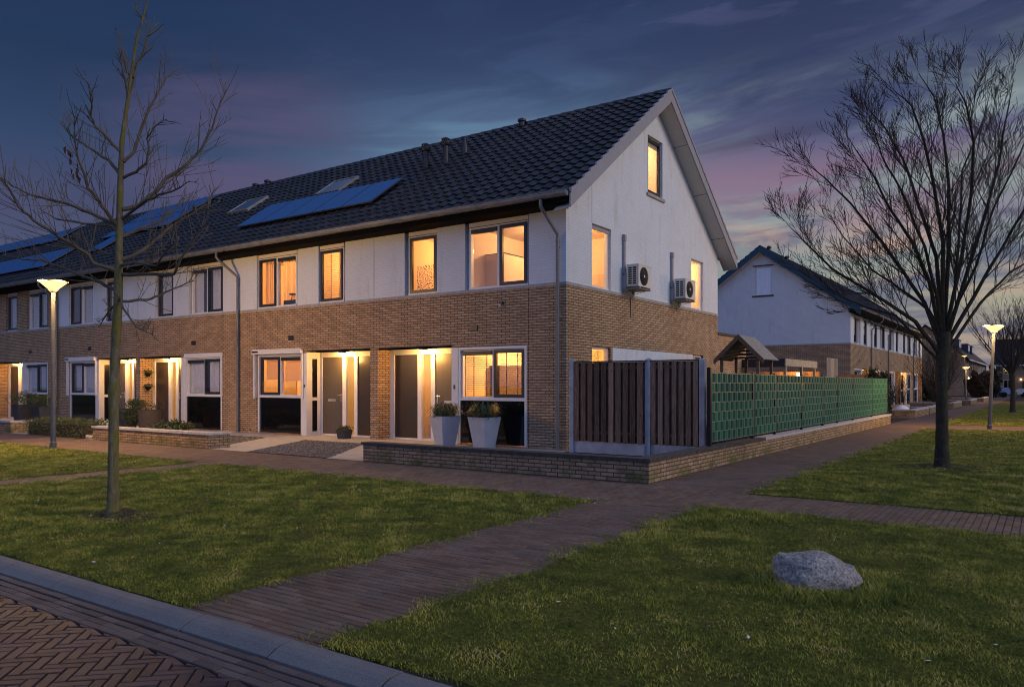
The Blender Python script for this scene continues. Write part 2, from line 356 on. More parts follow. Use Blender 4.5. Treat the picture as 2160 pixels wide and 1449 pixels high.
c=mixc(nt,mapr(nt,noise(nt,v,1.7,6,.7),.5,.7,0.,.6),c,(.06,.048,.026,1)); Lk(nt,c,b.inputs['Base Color']); bump(nt,b,noise(nt,v,60,5,.7),1.,.02)
m,nt,b=base('sandy_joint_soil',.95,spec=.1); K['joint']=m
v=pos(nt); Lk(nt,ramp(nt,noise(nt,v,14,5,.7),[(.35,(.03,.025,.02)),(.7,(.09,.075,.06))]),b.inputs['Base Color']); bump(nt,b,noise(nt,v,70,4),.6,.01)
m,nt,b=base('distant_paving',.85,spec=.3); K['farpave']=m
t=N(nt,'ShaderNodeTexBrick'); t.inputs['Scale'].default_value=1; t.inputs['Brick Width'].default_value=.21; t.inputs['Row Height'].default_value=.105; t.inputs['Mortar Size'].default_value=.006
g=N(nt,'ShaderNodeNewGeometry'); Lk(nt,g.outputs['Position'],t.inputs['Vector'])
for k,c in (('Color1',(.095,.06,.048,1)),('Color2',(.14,.088,.068,1)),('Mortar',(.04,.032,.026,1))): t.inputs[k].default_value=c
c=mixc(nt,M(nt,'MULTIPLY',mapr(nt,noise(nt,g.outputs['Position'],1.2,6,.7),.45,.7),.4),t.outputs[0],(.17,.14,.12,1)); Lk(nt,c,b.inputs['Base Color']); bump(nt,b,M(nt,'SUBTRACT',1.,t.outputs['Fac']),.5,.005)
K['grass']=attrmat('grass_blade',[(.0,(.035,.055,.012)),(.25,(.10,.135,.02)),(.5,(.24,.26,.04)),(.72,(.40,.37,.06)),(1.,(.55,.43,.2))],.75,.2,nsc=2.6,amp=2.1)
K['stone']=attrmat('garden_gravel',[(.0,(.05,.045,.045)),(.5,(.11,.095,.085)),(1.,(.24,.20,.17))],.7,.4)
K['leafgreen']=attrmat('shrub_leaf',[(.0,(.015,.026,.010)),(.5,(.045,.066,.018)),(1.,(.13,.15,.05))],.5,.5)
K['leafdark']=attrmat('conifer_needles',[(.0,(.006,.012,.006)),(.6,(.018,.032,.012)),(1.,(.04,.05,.02))],.7,.3)
K['leafbrown']=attrmat('hedge_leaf_brown',[(.0,(.03,.014,.008)),(.6,(.07,.035,.018)),(1.,(.12,.07,.03))],.8,.3)
m,nt,b=base('granite_boulder',.85,spec=.3); K['boulder']=m
v=pos(nt); c=ramp(nt,noise(nt,v,55,6,.8),[(.36,(.07,.07,.075)),(.5,(.37,.35,.325)),(.64,(.66,.63,.59))]); c=mixc(nt,mapr(nt,noise(nt,v,5,5,.7),.4,.7,0.,.5),c,(.13,.115,.10,1)); Lk(nt,c,b.inputs['Base Color']); bump(nt,b,noise(nt,v,34,7,.75),1.,.02)
m,nt,b=base('fence_board',.8,spec=.15); K['board']=m
v=pos(nt,6,6,.5); n=noise(nt,v,6,6,.7,.6); a=N(nt,'ShaderNodeAttribute',attribute_name='rnd')
c=ramp(nt,M(nt,'ADD',M(nt,'MULTIPLY',n,.7),M(nt,'MULTIPLY',a.outputs['Fac'],.3)),[(.25,(.035,.022,.015)),(.5,(.16,.103,.07)),(.75,(.36,.25,.18))])
kn=N(nt,'ShaderNodeTexVoronoi'); kn.inputs['Scale'].default_value=2.6; Lk(nt,pos(nt,2.2,2.2,.9),kn.inputs['Vector']); c=mixc(nt,mapr(nt,kn.outputs['Distance'],.10,.03,0.,.85),c,(.03,.02,.015,1))
Lk(nt,c,b.inputs['Base Color']); bump(nt,b,n,.5,.006)
K['conc']=plain('fence_concrete',(.34,.36,.40),.75,var=.25,sc=3.5,bs=.3)
K['pvc']=attrmat('green_pvc_strip',[(.0,(.003,.035,.022)),(.4,(.012,.085,.05)),(1.,(.05,.17,.10))],.5,.2)
K['wire']=plain('green_grey_mesh_wire',(.24,.34,.27),.4,.3)
K['post']=plain('black_fence_post',(.012,.013,.014),.4,.4)

# ------------------------------------------------------------ terraced house
SL=.72; ZR=9.40; YR=4.77; DEP=9.54; YE=-.55   # roof slope, ridge height, half depth, gable depth, eaves
BAND=3.67
def zroof(y): return ZR-SL*abs(y-YR)
def wallgrid(mb,fx,a0,a1,zlo,zhi,holes,mi=0,rev=.1):
    """facade sheet with openings; zhi is a number or a function of a. fx(a,dep,z)->xyz"""
    top=zhi if callable(zhi) else (lambda a:zhi)
    cuts=sorted({a0,a1,*[h[i] for h in holes for i in (0,1) if a0<h[i]<a1],*([YR] if callable(zhi) and a0<YR<a1 else [])})
    for p,q in zip(cuts,cuts[1:]):
        mid=(p+q)/2; hs=sorted([h for h in holes if h[0]<mid<h[1]],key=lambda h:h[2]); lo=zlo
        for h in hs:
            if h[2]>lo: mb.quad(fx(p,0,lo),fx(q,0,lo),fx(q,0,h[2]),fx(p,0,h[2]),mi)
            lo=h[3]
        if lo<top(mid)-1e-4: mb.quad(fx(p,0,lo),fx(q,0,lo),fx(q,0,top(q)),fx(p,0,top(p)),mi)
    for h in holes:
        b0,b1,z0,z1=h[:4]; r=h[4] if len(h)>4 else rev
        mb.quad(fx(b0,0,z0),fx(b0,r,z0),fx(b0,r,z1),fx(b0,0,z1),mi); mb.quad(fx(b1,0,z0),fx(b1,r,z0),fx(b1,r,z1),fx(b1,0,z1),mi)
        mb.quad(fx(b0,0,z1),fx(b1,0,z1),fx(b1,r,z1),fx(b0,r,z1),mi)
        if z0>zlo+.01 or z0>.05: mb.quad(fx(b0,0,z0),fx(b1,0,z0),fx(b1,r,z0),fx(b0,r,z0),mi)
def fbox(mb,fx,a0,a1,d0,d1,z0,z1,mi=0):
    P=[fx(a,d,z) for z in (z0,z1) for a,d in ((a0,d0),(a1,d0),(a1,d1),(a0,d1))]
    mb.hexa(P,mi)
def window(root,fx,a0,a1,z0,z1,leaves,blind=None,lit=True,depth=.10,fw=.055,name='window',shutter=False,label=None,frame_mat=None):
    """frame with leaves (a0,a1,kind) kind: 'sash' dark opening sash, 'fixed' pane with vent grille"""
    if a0>a1: a0,a1=a1,a0
    f=MB(); d0,d1=depth-.045,depth+.05
    fbox(f,fx,a0,a1,d0,d1,z1-fw,z1); fbox(f,fx,a0,a1,d0-.02,d1,z0,z0+fw)
    fbox(f,fx,a0,a0+fw,d0+.001,d1,z0+fw,z1-fw); fbox(f,fx,a1-fw,a1,d0+.001,d1,z0+fw,z1-fw)
    ls=sorted([(min(l[0],l[1]),max(l[0],l[1]),l[2]) for l in leaves])
    for u,v in zip(ls,ls[1:]): fbox(f,fx,u[1],v[0],d0+.002,d1-.002,z0+fw,z1-fw)
    fo=obj(name,f,frame_mat or K['white'],root)
    if label: fo['label']=label
    for l0,l1,kd in ls:
        zz0,zz1=z0+fw,z1-fw
        if kd=='sash':
            s=MB(); w=.065; e=depth-.075
            fbox(s,fx,l0-.012,l1+.012,e,e+.07,zz1-w,zz1+.012); fbox(s,fx,l0-.012,l1+.012,e,e+.07,zz0-.012,zz0+w)
            fbox(s,fx,l0-.012,l0+w,e+.001,e+.069,zz0+w,zz1-w); fbox(s,fx,l1-w,l1+.012,e+.001,e+.069,zz0+w,zz1-w)
            obj('sash',s,K['navy'],fo); g0,g1,h0,h1=l0+w-.005,l1-w+.005,zz0+w-.005,zz1-w+.005; gd=depth-.03
        elif kd=='white':
            g0,g1,h0,h1=l0,l1,zz0,zz1; gd=depth+.01
        else:
            s=MB(); fbox(s,fx,l0+.002,l1-.002,depth-.07,depth+.02,zz1-.10,zz1-.003); fbox(s,fx,l0+.02,l1-.02,depth-.08,depth-.069,zz1-.05,zz1-.035)
            obj('vent_grille',s,K['navy'],fo); g0,g1,h0,h1=l0,l1,zz0,zz1-.1; gd=depth+.01
        p=MB(); fbox(p,fx,g0,g1,gd,gd+.012,h0,h1); obj('pane',p,K['glass'] if lit else K['glassd'],fo)
        b=blind.get(kd) if isinstance(blind,dict) else blind
        if not b: continue
        dd=depth+.09
        if b=='venetian':
            v=MB(); n=int((h1-h0)/.05)
            for i in range(n):
                zc=h0+.02+i*(h1-h0-.03)/n
                v.quad(fx(g0,dd-.012,zc),fx(g1,dd-.012,zc),fx(g1,dd+.016,zc+.013),fx(g0,dd+.016,zc+.013))
            for q in (.28,.72): 
                c=g0+(g1-g0)*q; fbox(v,fx,c-.012,c+.012,dd-.02,dd-.016,h0,h1,1)
            obj('venetian_blind',v,[K['blindw'],K['blinddark']],fo)
        elif b in('curtain','net','halfcurtain','sidecurtain'):
            v=MB(); gg0,gg1=g0,g1
            if b=='halfcurtain': gg1=g0+(g1-g0)*.55
            if b=='sidecurtain': gg0,gg1=g0,g0+(g1-g0)*.22
            n=int(abs(gg1-gg0)/.02)+2; pr=None; ph=random.random()*6
            for i in range(n+1):
                a=gg0+(gg1-gg0)*i/n; d=dd+(.05 if lit else -.02)+(.035 if lit else .018)*sin(i*.9+ph)+.012*sin(i*2.3+ph)
                if pr: v.quad(fx(pr[0],pr[1],h0-.04),fx(a,d,h0-.04),fx(a,d,h1+.05),fx(pr[0],pr[1],h1+.05))
                pr=(a,d)
            obj('curtain',v,K['curtain'] if lit else K['greycurtain'],fo,sm=True)
        elif b=='roller':
            v=MB(); fbox(v,fx,g0,g1,dd,dd+.004,h0+(h1-h0)*.42,h1); fbox(v,fx,g0,g1,dd-.006,dd+.01,h0+(h1-h0)*.42-.02,h0+(h1-h0)*.42); obj('roller_blind',v,K['curtain'] if lit else K['greycurtain'],fo)
        elif b=='print':
            v=MB()
            rr=random.Random(3)
            for i in range(17):
                for j in range(13):
                    a=g0+.03+(g1-g0-.06)*(j+.5+rr.uniform(-.4,.4))/13; zz=h0+.03+(h1-h0)*.48*(i+.5+rr.uniform(-.4,.4))/17; r=rr.uniform(.016,.03); t=rr.uniform(0,3)
                    v.quad(fx(a-r*cos(t),dd,zz-r*sin(t)),fx(a+r*.5*sin(t),dd,zz-r*.5*cos(t)),fx(a+r*cos(t),dd,zz+r*sin(t)),fx(a-r*.5*sin(t),dd,zz+r*.5*cos(t)))
            obj('leaf_print_film',v,K['patterned'],fo)
    return fo
def room(root,x0,x1,y0,y1,z0,z1,power,light,omit=('front',),mat=None,furn=None,col=(1,.47,.13)):
    if x0>x1: x0,x1=x1,x0
    r=MB()
    q={'left':((x0,y0,z0),(x0,y1,z0),(x0,y1,z1),(x0,y0,z1)),'right':((x1,y0,z0),(x1,y1,z0),(x1,y1,z1),(x1,y0,z1)),
       'back':((x0,y1,z0),(x1,y1,z0),(x1,y1,z1),(x0,y1,z1)),'floor':((x0,y0,z0),(x1,y0,z0),(x1,y1,z0),(x0,y1,z0)),
       'ceil':((x0,y0,z1),(x1,y0,z1),(x1,y1,z1),(x0,y1,z1)),'front':((x0,y0,z0),(x1,y0,z0),(x1,y0,z1),(x0,y0,z1))}
    for k,v in q.items():
        if k not in omit: r.quad(*v)
    o=obj('room_interior',r,mat or K['room'],root)
    if furn:
        fm=MB()
        for b in furn: fm.box(*b)
        obj('furniture',fm,K['furn'],o)
    if power: plight('room_light',light,power*1.75,col,.12,root)
    return o
def fittings(root,items):
    for nm,mt,bx in items:
        b=MB(); [b.box(*q) for q in bx]; obj(nm,b,K[mt],root)
def tiles(mb,x0,x1,front=True,wave=True):
    if x0>x1: x0,x1=x1,x0
    L=(YR-YE); n=19; nt_=max(1,round((x1-x0)/.3)); tw=(x1-x0)/nt_
    prof=[(0,.0),(.12,.028),(.26,.036),(.42,.030),(.56,.006),(.78,-.004)] if wave else [(0,0),(.3,.03),(.6,.0)]
    xs=[(x0+(i+p)*tw,h,i) for i in range(nt_) for p,h in prof]+[(x1,0,nt_-1)]
    R_=random.Random(int(x0*10)); rn=[[R_.random() for _ in range(nt_+1)] for _ in range(n+1)]
    def pt(t,h,xx):   # t along horizontal run from eave, h normal offset
        y=YE+t; z=zroof(y)
        nx=(-SL/math.hypot(1,SL),1/math.hypot(1,SL))
        yy,zz=y+nx[0]*h,z+nx[1]*h
        if not front: yy=2*YR-yy
        return (xx,yy,zz)
    for k in range(n):
        t0,t1=L*k/n,L*(k+1)/n
        for q in range(len(xs)-1):
            (xa,ha,ia),(xb,hb,ib)=xs[q],xs[q+1]; a=rn[k][ia]
            jit=(a-.5)*.006
            vs=[pt(t0,.038+ha+jit,xa),pt(t0,.038+hb+jit,xb),pt(t1,.004+hb,xb),pt(t1,.004+ha,xa),pt(t0,ha-.004,xa),pt(t0,hb-.004,xb)]
            mb.add(vs,[(0,1,2,3),(4,5,1,0)],0,a)
def ridge(mb,x0,x1):
    if x0>x1:x0,x1=x1,x0
    n=round((x1-x0)/.42); w=(x1-x0)/n
    for i in range(n):
        a,b=x0+i*w,x0+(i+1)*w+.03
        for j in range(6):
            t0,t1=pi*j/6,pi*(j+1)/6
            f=lambda t,r,x:(x,YR+r*cos(t),ZR-.045+r*sin(t)*.85)
            mb.add([f(t0,.12,a),f(t1,.12,a),f(t1,.10,b),f(t0,.10,b)],[(0,1,2,3)],0,.4)
        mb.add([(a,YR+.12*cos(pi*j/6),ZR-.045+.12*sin(pi*j/6)*.85) for j in range(7)],[tuple(range(7))],0,.2)

def house(name,loc,rz,m,Wd,label,group,end=None,o=None):
    """local frame: x=0 at the entrance-side party wall, house runs to m*Wd; y=0 facade, +y back. end='verge' adds a gable."""
    o=o or {}; rt=empty(name,loc,rz,label=label,category='house',group=group)
    fx=lambda a,d,z:(m*a,d,z)
    upb=o.get('upper_brick')
    # --- masonry
    b=MB()
    wallgrid(b,fx,0,Wd,-.12,BAND,[(.14,2.67,.0,2.39,.52),(2.67,4.88,.02,2.36,.1)])
    top=5.56
    ups=[(1.10,2.18,BAND+.07,top),(3.08,4.92,BAND+.07,top)]
    w=MB(); wallgrid(w,fx,0,Wd,BAND+.07,top,ups,rev=.1)
    gx=None
    if end:
        gx=lambda a,d,z:(m*(Wd-d),a,z)
        gh=o.get('gable_holes',[])
        wallgrid(b,gx,0,DEP,-.12,BAND,[h for h in gh if h[3]<BAND-.5],rev=.1)
        wallgrid(w,gx,0,DEP,BAND+.07,lambda a:zroof(a)-.36,[h for h in gh if h[2]>BAND],rev=.1)
        b.quad(fx(Wd,DEP,-.1),fx(0,DEP,-.1),fx(0,DEP,5.4),fx(Wd,DEP,5.4))
    obj('brick_wall',b,K['brick'],rt)
    obj('upper_wall',w,K['brick'] if upb else K['wbrick'],rt)
    bd=MB(); fbox(bd,fx,-.0 if not end else 0,Wd+(.02 if end else 0),-.02,.05,BAND,BAND+.072)
    if end: fbox(bd,gx,.05,DEP+.02,-.02,.05,BAND,BAND+.072)
    obj('sill_band',bd,K['mortar'],rt)
    jl=[(fx,a-.005,a+.005,-.003,.01,0 if a>1 else 2.4,5.45) for a in ([0.0]+([4.93] if not upb else []))]
    if end: jl+=[(gx,1.17,1.178,-.003,.01,2.45,3.6),(gx,1.17,1.178,-.003,.01,5.25,6.4)]
    for q in jl: jt=MB(); fbox(jt,*q); obj('expansion_joint',jt,K['navy'],rt)
    # --- roof
    over=.42 if end else 0
    t_=MB(); tiles(t_,fx(0,0,0)[0],fx(Wd+over,0,0)[0]); 
    tiles(t_,fx(0,0,0)[0],fx(Wd+over,0,0)[0],front=False,wave=bool(end)); 
    ro=obj('roof',t_,K['tile'],rt,sm=True)
    rg=MB(); ridge(rg,fx(0,0,0)[0],fx(Wd+over,0,0)[0]); obj('ridge_tiles',rg,K['ridge'],ro,sm=True)
    sf=MB() # deck under the tiles, dark eaves soffit
    for s_ in (0,1):
        y0,y1=(YE+.03,YR) if s_==0 else (YR,2*YR-YE-.03)
        sf.add([fx(0,y0,zroof(y0)-.02),fx(Wd+over-.01,y0,zroof(y0)-.02),fx(Wd+over-.01,y1,zroof(y1)-.02),fx(0,y1,zroof(y1)-.02)],[(0,1,2,3)])
    fbox(sf,fx,0,Wd,YE+.02,.0,5.36,5.44); fbox(sf,fx,0,Wd+over-.06,YE+.0,YE+.05,5.36,5.56)
    fbox(sf,fx,0,Wd,-.0,.1,5.36,5.62)
    obj('eaves_board',sf,K['eaves'],ro)
    if end:
        vb=o.get('verge',K['verge']); v=MB(); so_=MB()
        for s_ in (0,1):
            ys=[YE-.02,YR] if s_==0 else [YR,2*YR-YE+.02]
            A=Wd+over
            def P(a,y,dz): return fx(a,y,zroof(y)+dz)
            v.hexa([P(A,ys[0],-.33),P(A+.035,ys[0],-.33),P(A+.035,ys[1],-.33),P(A,ys[1],-.33),P(A,ys[0],-.0),P(A+.035,ys[0],-.0),P(A+.035,ys[1],-.0),P(A,ys[1],-.0)])
            # stepped capping following the tile courses
            n=19
            for k in range(n):
                f0,f1=k/n,(k+1)/n
                if s_: y0,y1=ys[1]+(ys[0]-ys[1])*f0,ys[1]+(ys[0]-ys[1])*f1
                else: y0,y1=ys[0]+(ys[1]-ys[0])*f0,ys[0]+(ys[1]-ys[0])*f1
                v.hexa([P(A-.0,y0,-.02),P(A+.055,y0,-.02),P(A+.055,y1,-.04),P(A-.0,y1,-.04),P(A-.0,y0,.075),P(A+.055,y0,.075),P(A+.055,y1,.02),P(A-.0,y1,.02)])
            so_.quad(P(Wd-.005,ys[0],-.36),P(A,ys[0],-.335),P(A,ys[1],-.335),P(Wd-.005,ys[1],-.36))
            for q in (.22,.5,.78):
                y=ys[0]+(ys[1]-ys[0])*q
                so_.hexa([P(Wd,y-.004,-.366),P(A,y-.004,-.341),P(A,y+.004,-.341),P(Wd,y+.004,-.366),P(Wd,y-.004,-.33),P(A,y-.004,-.31),P(A,y+.004,-.31),P(Wd,y+.004,-.33)],1)
        obj('verge_board',v,vb,ro); obj('verge_soffit',so_,[K['soffit'],K['navy']],ro)
    # --- gutter
    g=MB(); a1=Wd+(.40 if end else 0)
    pr=[(-.085,.0),(-.08,-.05),(-.05,-.095),(0,-.11),(.05,-.095),(.075,-.05),(.075,.0)]
    yc=YE-.07; zc=5.575
    for (p0,q0),(p1,q1) in zip(pr,pr[1:]):
        g.quad(fx(0,yc+p0,zc+q0),fx(a1,yc+p0,zc+q0),fx(a1,yc+p1,zc+q1),fx(0,yc+p1,zc+q1))
    g.tube([fx(0,yc-.088,zc+.004),fx(a1,yc-.088,zc+.004)],.012,6)
    g.add([fx(a1,yc+p,zc+q) for p,q in pr],[tuple(range(7))])
    nb=int(Wd/.6)
    for i in range(nb+1):
        a=.25+i*(Wd-.4)/nb
        for (p0,q0),(p1,q1) in zip(pr,pr[1:]):
            fbox_=[fx(a,yc+p0*1.07,zc+q0*1.07),fx(a+.025,yc+p0*1.07,zc+q0*1.07),fx(a+.025,yc+p1*1.07,zc+q1*1.07),fx(a,yc+p1*1.07,zc+q1*1.07)]; g.quad(*fbox_)
    obj('gutter',g,K['zinc'],rt,sm=True)
    if o.get('pipe') is not None:
        a=o['pipe']; da=o.get('pipe_da',.12); p=MB()
        p.tube([fx(a+da,yc,5.47),fx(a+da,yc,5.34),fx(a+da*.9,yc+.05,5.26),fx(a+.01,-.10,4.79),fx(a,-.085,4.70),fx(a,-.085,.0)],.04,10)
        for zz in (4.62,3.1,1.85,.6): p.tube([fx(a,-.085,zz),fx(a,-.085,zz+.05)],.048,10)
        for zz in (4.5,2.9,1.2): fbox(p,fx,a-.012,a+.012,-.06,.01,zz,zz+.03)
        obj('drainpipe',p,K['zinc'],rt,sm=True)
    # --- upper windows, each with the white board above it
    for k,(a0,a1_) in enumerate(((1.20,2.18),(3.17,4.92))):
        pn=MB(); fbox(pn,fx,a0-.0,a1_,.045,.1,5.255,5.5); fbox(pn,fx,a0,a1_,.04,.1,5.245,5.256,1); obj('head_panel',pn,[K['white'],K['navy']],rt)
        jb=MB(); fbox(jb,fx,(1.10,3.08)[k]+.001,a0,.075,.1,BAND+.08,5.5); obj('jamb_panel',jb,K['mortar'],rt)
    wl=o.get('up_lit',False)
    window(rt,fx,1.20,2.18,BAND+.075,5.25,[(1.26,2.12,'sash')],blind=o.get('b_small'),lit=o.get('small_lit',wl),label=o.get('l_small'))
    window(rt,fx,3.17,4.92,BAND+.075,5.25,[(3.24,4.00,'fixed'),(4.10,4.85,'sash')],blind=o.get('b_big'),lit=wl,label=o.get('l_big'))
    # --- ground floor living window in its white frame, black panel below
    fr=MB(); fbox(fr,fx,2.67,2.87,-.015,.52,.0,2.36); fbox(fr,fx,2.87,4.88,-.004,.1,2.30,2.36); fbox(fr,fx,2.87,2.93,-.003,.1,0.03,2.30); fbox(fr,fx,4.82,4.88,-.003,.1,0.03,2.30); fbox(fr,fx,2.93,4.82,-.012,.1,1.075,1.13)
    obj('window_surround',fr,K['white'],rt)
    bp=MB(); fbox(bp,fx,2.93,4.82,.035,.09,.04,1.075); obj('spandrel_panel',bp,K['blackgloss'],rt)
    window(rt,fx,2.93,4.82,1.13,2.30,[(2.97,3.86,'fixed'),(3.93,4.78,'sash')],blind=o.get('b_living'),lit=o.get('liv_lit',False),fw=.035,label=o.get('l_living'))
    if o.get('shutter'):
        s=MB(); fbox(s,fx,2.82,5.02,-.13,.0,2.36,2.50); fbox(s,fx,2.80,2.86,-.07,-.005,1.05,2.36); fbox(s,fx,4.93,5.0,-.09,-.003,1.05,2.36)
        fbox(s,fx,4.72,5.0,-.134,-.131,2.41,2.46,1) if m<0 else None
        obj('roller_shutter_box',s,[K['white'],K['black']],rt)
    if o.get('topbox'):
        s=MB(); fbox(s,fx,2.87,4.94,-.05,-.005,2.34,2.47); fbox(s,fx,4.86,4.93,-.045,-.005,1.1,2.34); obj('screen_box',s,K['white'],rt)
    # --- entrance recess
    D=.52
    r=MB(); 
    for a,b_ in ((.14,.29),(1.12,1.25),(1.58,1.72),(2.56,2.67)): fbox(r,fx,a,b_,D-.05,D+.04,.0,2.39)
    fbox(r,fx,.29,2.56,D-.045,D+.04,2.25,2.39); fbox(r,fx,.29,2.56,D-.04,D+.04,.0,.05)
    obj('entrance_frame',r,K['white'],rt)
    cl=MB(); fbox(cl,fx,.14,2.67,.0,D,2.39,2.42); obj('porch_ceiling',cl,K['white'],rt)
    dk=MB(); fbox(dk,fx,.29,1.12,D-.02,D+.03,.05,2.25); fbox(dk,fx,1.04,1.06,D-.03,D-.02,1.05,1.15); obj('cupboard_door',dk,K['darkdoor'],rt)
    dr=MB(); fbox(dr,fx,1.72,2.56,D-.025,D+.03,.05,2.25); do=obj('door',dr,K['door'],rt)
    h=MB(); fbox(h,fx,1.775,1.80,D-.04,D-.026,.96,1.20); h.tube([fx(1.79,D-.03,1.16),fx(1.79,D-.075,1.16),fx(1.80,D-.08,1.16),fx(1.90,D-.08,1.155)],.010,6); h.lathe(fx(1.79,D-.05,1.02),[(.0,-.02),(.016,-.012),(.016,.012),(0,.02)],8); obj('handle',h,K['chrome'],do)
    ms=MB(); fbox(ms,fx,2.02,2.33,D-.036,D-.026,.98,1.05); fbox(ms,fx,2.05,2.30,D-.041,D-.036,1.0,1.03); obj('letter_slot',ms,K['chrome'],do)
    gl=MB(); fbox(gl,fx,1.25,1.58,D,D+.01,.05,2.25); obj('side_light',gl,K['glass'],rt)
    # narrow side window in the cheek of the bay
    ck=MB(); A=2.67
    ck.quad(fx(A-.004,-.015,0),fx(A-.004,D,0),fx(A-.004,D,2.39),fx(A-.004,-.015,2.39)); obj('bay_cheek',ck,K['white'],rt)
    cg=MB(); 
    for z0,z1 in ((.12,1.0),(1.1,2.2)): fbox(cg,lambda a,d,z:fx(A-.018+a,d,z),0,.012,.19,.36,z0,z1)
    obj('cheek_window',cg,K['blackgloss'],rt)
    lp=MB(); a=o.get('lamp_a',1.45); lp.lathe(fx(a,.26,2.33),[(0,0),(.11,.0),(.125,.02),(.12,.045),(.05,.06)],20,1); lp.lathe(fx(a,.26,2.325),[(0,0),(.10,.003),(.115,.018)],20,0)
    if o.get('porch',1):
        obj('porch_lamp',lp,[K['porchlamp'],K['white']],rt); plight('porch_light',fx(a,.17,2.2),o.get('porch_w',80),(1,.50,.12),.09,rt)
    else: obj('porch_lamp',lp,[K['white'],K['white']],rt)
    vt=MB(); fbox(vt,fx,3.25,3.47,-.02,.01,2.76,2.89); 
    for i in range(4): fbox(vt,fx,3.26,3.46,-.026,-.02,2.775+i*.03,2.787+i*.03)
    obj('air_vent',vt,K['navy'],rt)
    if o.get('weep'): 
        wv=MB(); 
        for a in (5.2,5.55): fbox(wv,fx,a,a+.07,-.003,.01,.06,.10)
        obj('weep_vent',wv,K['black'],rt)
    # --- rooms behind the glass
    zf,zc_=2.95,5.33
    if not o.get('custom_rooms'):
        lv=o.get('liv_lit'); room(rt,m*2.9,m*(Wd-.1),.2,3.2,.02,2.6,70 if lv else 0,fx(3.9,1.3,2.3),mat=None if lv else K['darkroom'],furn=[(m*3.2,m*4.1,2.6,3.0,.02,.9),(m*4.3,m*4.35+.0,1.0,3.0,.02,2.0)] if lv else None)
        lv=o.get('up_lit'); room(rt,m*3.0,m*(Wd-.1),.2,2.8,zf,zc_,62 if lv else 0,fx(4.0,1.5,5.0),mat=None if lv else K['darkroom'])
        lv=o.get('small_lit',lv); room(rt,m*1.0,m*2.4,.2,2.2,zf,zc_,38 if lv else 0,fx(1.6,1.2,5.0),mat=None if lv else K['darkroom'])
        room(rt,m*1.15,m*2.5,D+.06,2.4,.02,2.5,o.get('hall_w',14),fx(1.7,1.5,2.2),col=(1,.62,.20))
    return rt,fx,gx

GRP='terraced houses in the front row'
def boxpart(name,fx,bxs,mat,parent,**k):
    b=MB(); [fbox(b,fx,*q) for q in bxs]; return obj(name,b,mat,parent,**k)
# house 1: the lit end house
W1=5.93
gh=[(1.18,2.12,1.0,2.36),(7.38,8.28,1.0,2.36),(1.18,2.14,BAND+.075,5.24),(7.30,8.28,BAND+.075,5.24),(4.24,5.2,6.58,8.14)]
h1,f1,g1=house('end_house',(-W1,0,0),0,1,W1,'end house with white upper gable, two outdoor units on its side wall and glowing windows',GRP,end='verge',
  o=dict(gable_holes=gh,pipe=W1-.17,pipe_da=-.10,up_lit=True,small_lit=True,liv_lit=True,b_living='venetian',b_small='print',b_big={'fixed':None},custom_rooms=True,lamp_a=1.52))
room(h1,3.0,W1-.1,.2,3.4,2.95,5.33,75,(4.6,1.7,5.05),omit=('front','right'),col=(1,.54,.22),furn=[(3.01,3.6,.9,2.6,2.95,4.72),(3.01,3.6,2.62,3.39,2.95,4.6),(4.2,5.8,2.9,3.35,2.95,4.3)])
room(h1,1.0,2.55,.2,2.2,2.95,5.33,36,(1.9,1.3,5.0),furn=[(1.3,1.38,1.9,2.19,2.95,4.95),(1.3,2.1,2.12,2.19,4.88,4.95),(2.02,2.1,2.0,2.19,2.95,4.95)])
room(h1,2.95,W1-.1,.2,4.2,.02,2.6,210,(4.2,1.9,2.35),omit=('front','right'),furn=[(3.1,3.8,3.6,4.1,.02,1.9),(4.0,5.3,2.2,2.9,.02,.75),(3.0,3.3,3.0,4.15,.02,1.6)])
room(h1,1.15,2.6,.58,2.4,.02,2.5,14,(1.9,1.7,2.2),furn=[(1.3,1.62,.7,.95,.03,.42)])
room(h1,3.6,W1-.1,6.9,8.9,2.95,5.33,60,(4.9,8.0,5.0),omit=('right',),col=(1,.58,.28))
room(h1,3.6,W1-.1,3.9,5.7,6.1,8.3,55,(4.8,4.8,8.0),omit=('right',),col=(1,.60,.34))
room(h1,3.6,W1-.1,6.9,8.9,.1,2.6,0,(0,0,0),omit=('right',),mat=K['darkroom'])
for (a0,a1,z0,z1,k,bl) in ((1.18,2.12,1.0,2.36,'white','venetian'),(7.38,8.28,1.0,2.36,'white','net'),(1.18,2.14,BAND+.075,5.24,'white',None),(7.30,8.28,BAND+.075,5.24,'white','sidecurtain'),(4.24,5.2,6.58,8.14,'sash',None)):
    window(h1,g1,a0,a1,z0,z1,[(a0+.07,a1-.07,k)],blind=bl,lit=a0<7 or z0>3,depth=.12,name='gable_window')
boxpart('roller_blind_box',g1,[(4.30,5.14,.10,.16,7.93,8.08),(1.2,2.1,.03,.08,5.13,5.2)],K['verge'],h1)
boxpart('stone_sill',g1,[(4.16,5.28,-.05,.1,6.50,6.578)],K['mortar'],h1)
boxpart('white_wall_panel',g1,[(2.2,7.38,-.012,.0,1.3,2.36)],K['wbrick'],h1)
boxpart('overflow_pipe',g1,[(3.19,3.22,-.03,.0,3.2,3.66)],K['zinc'],h1)
boxpart('door_bell',f1,[(2.74,2.78,-.03,-.015,1.35,1.45)],K['navy'],h1)
sn=MB(); fbox(sn,f1,W1-1.79,W1-1.70,-.06,.0,3.34,3.40); sn.lathe(f1(W1-1.76,-.07,3.31),[(0,-.03),(.028,-.02),(.03,.01),(.02,.03)],10,1); obj('motion_sensor',sn,[K['navy'],K['white']],h1)
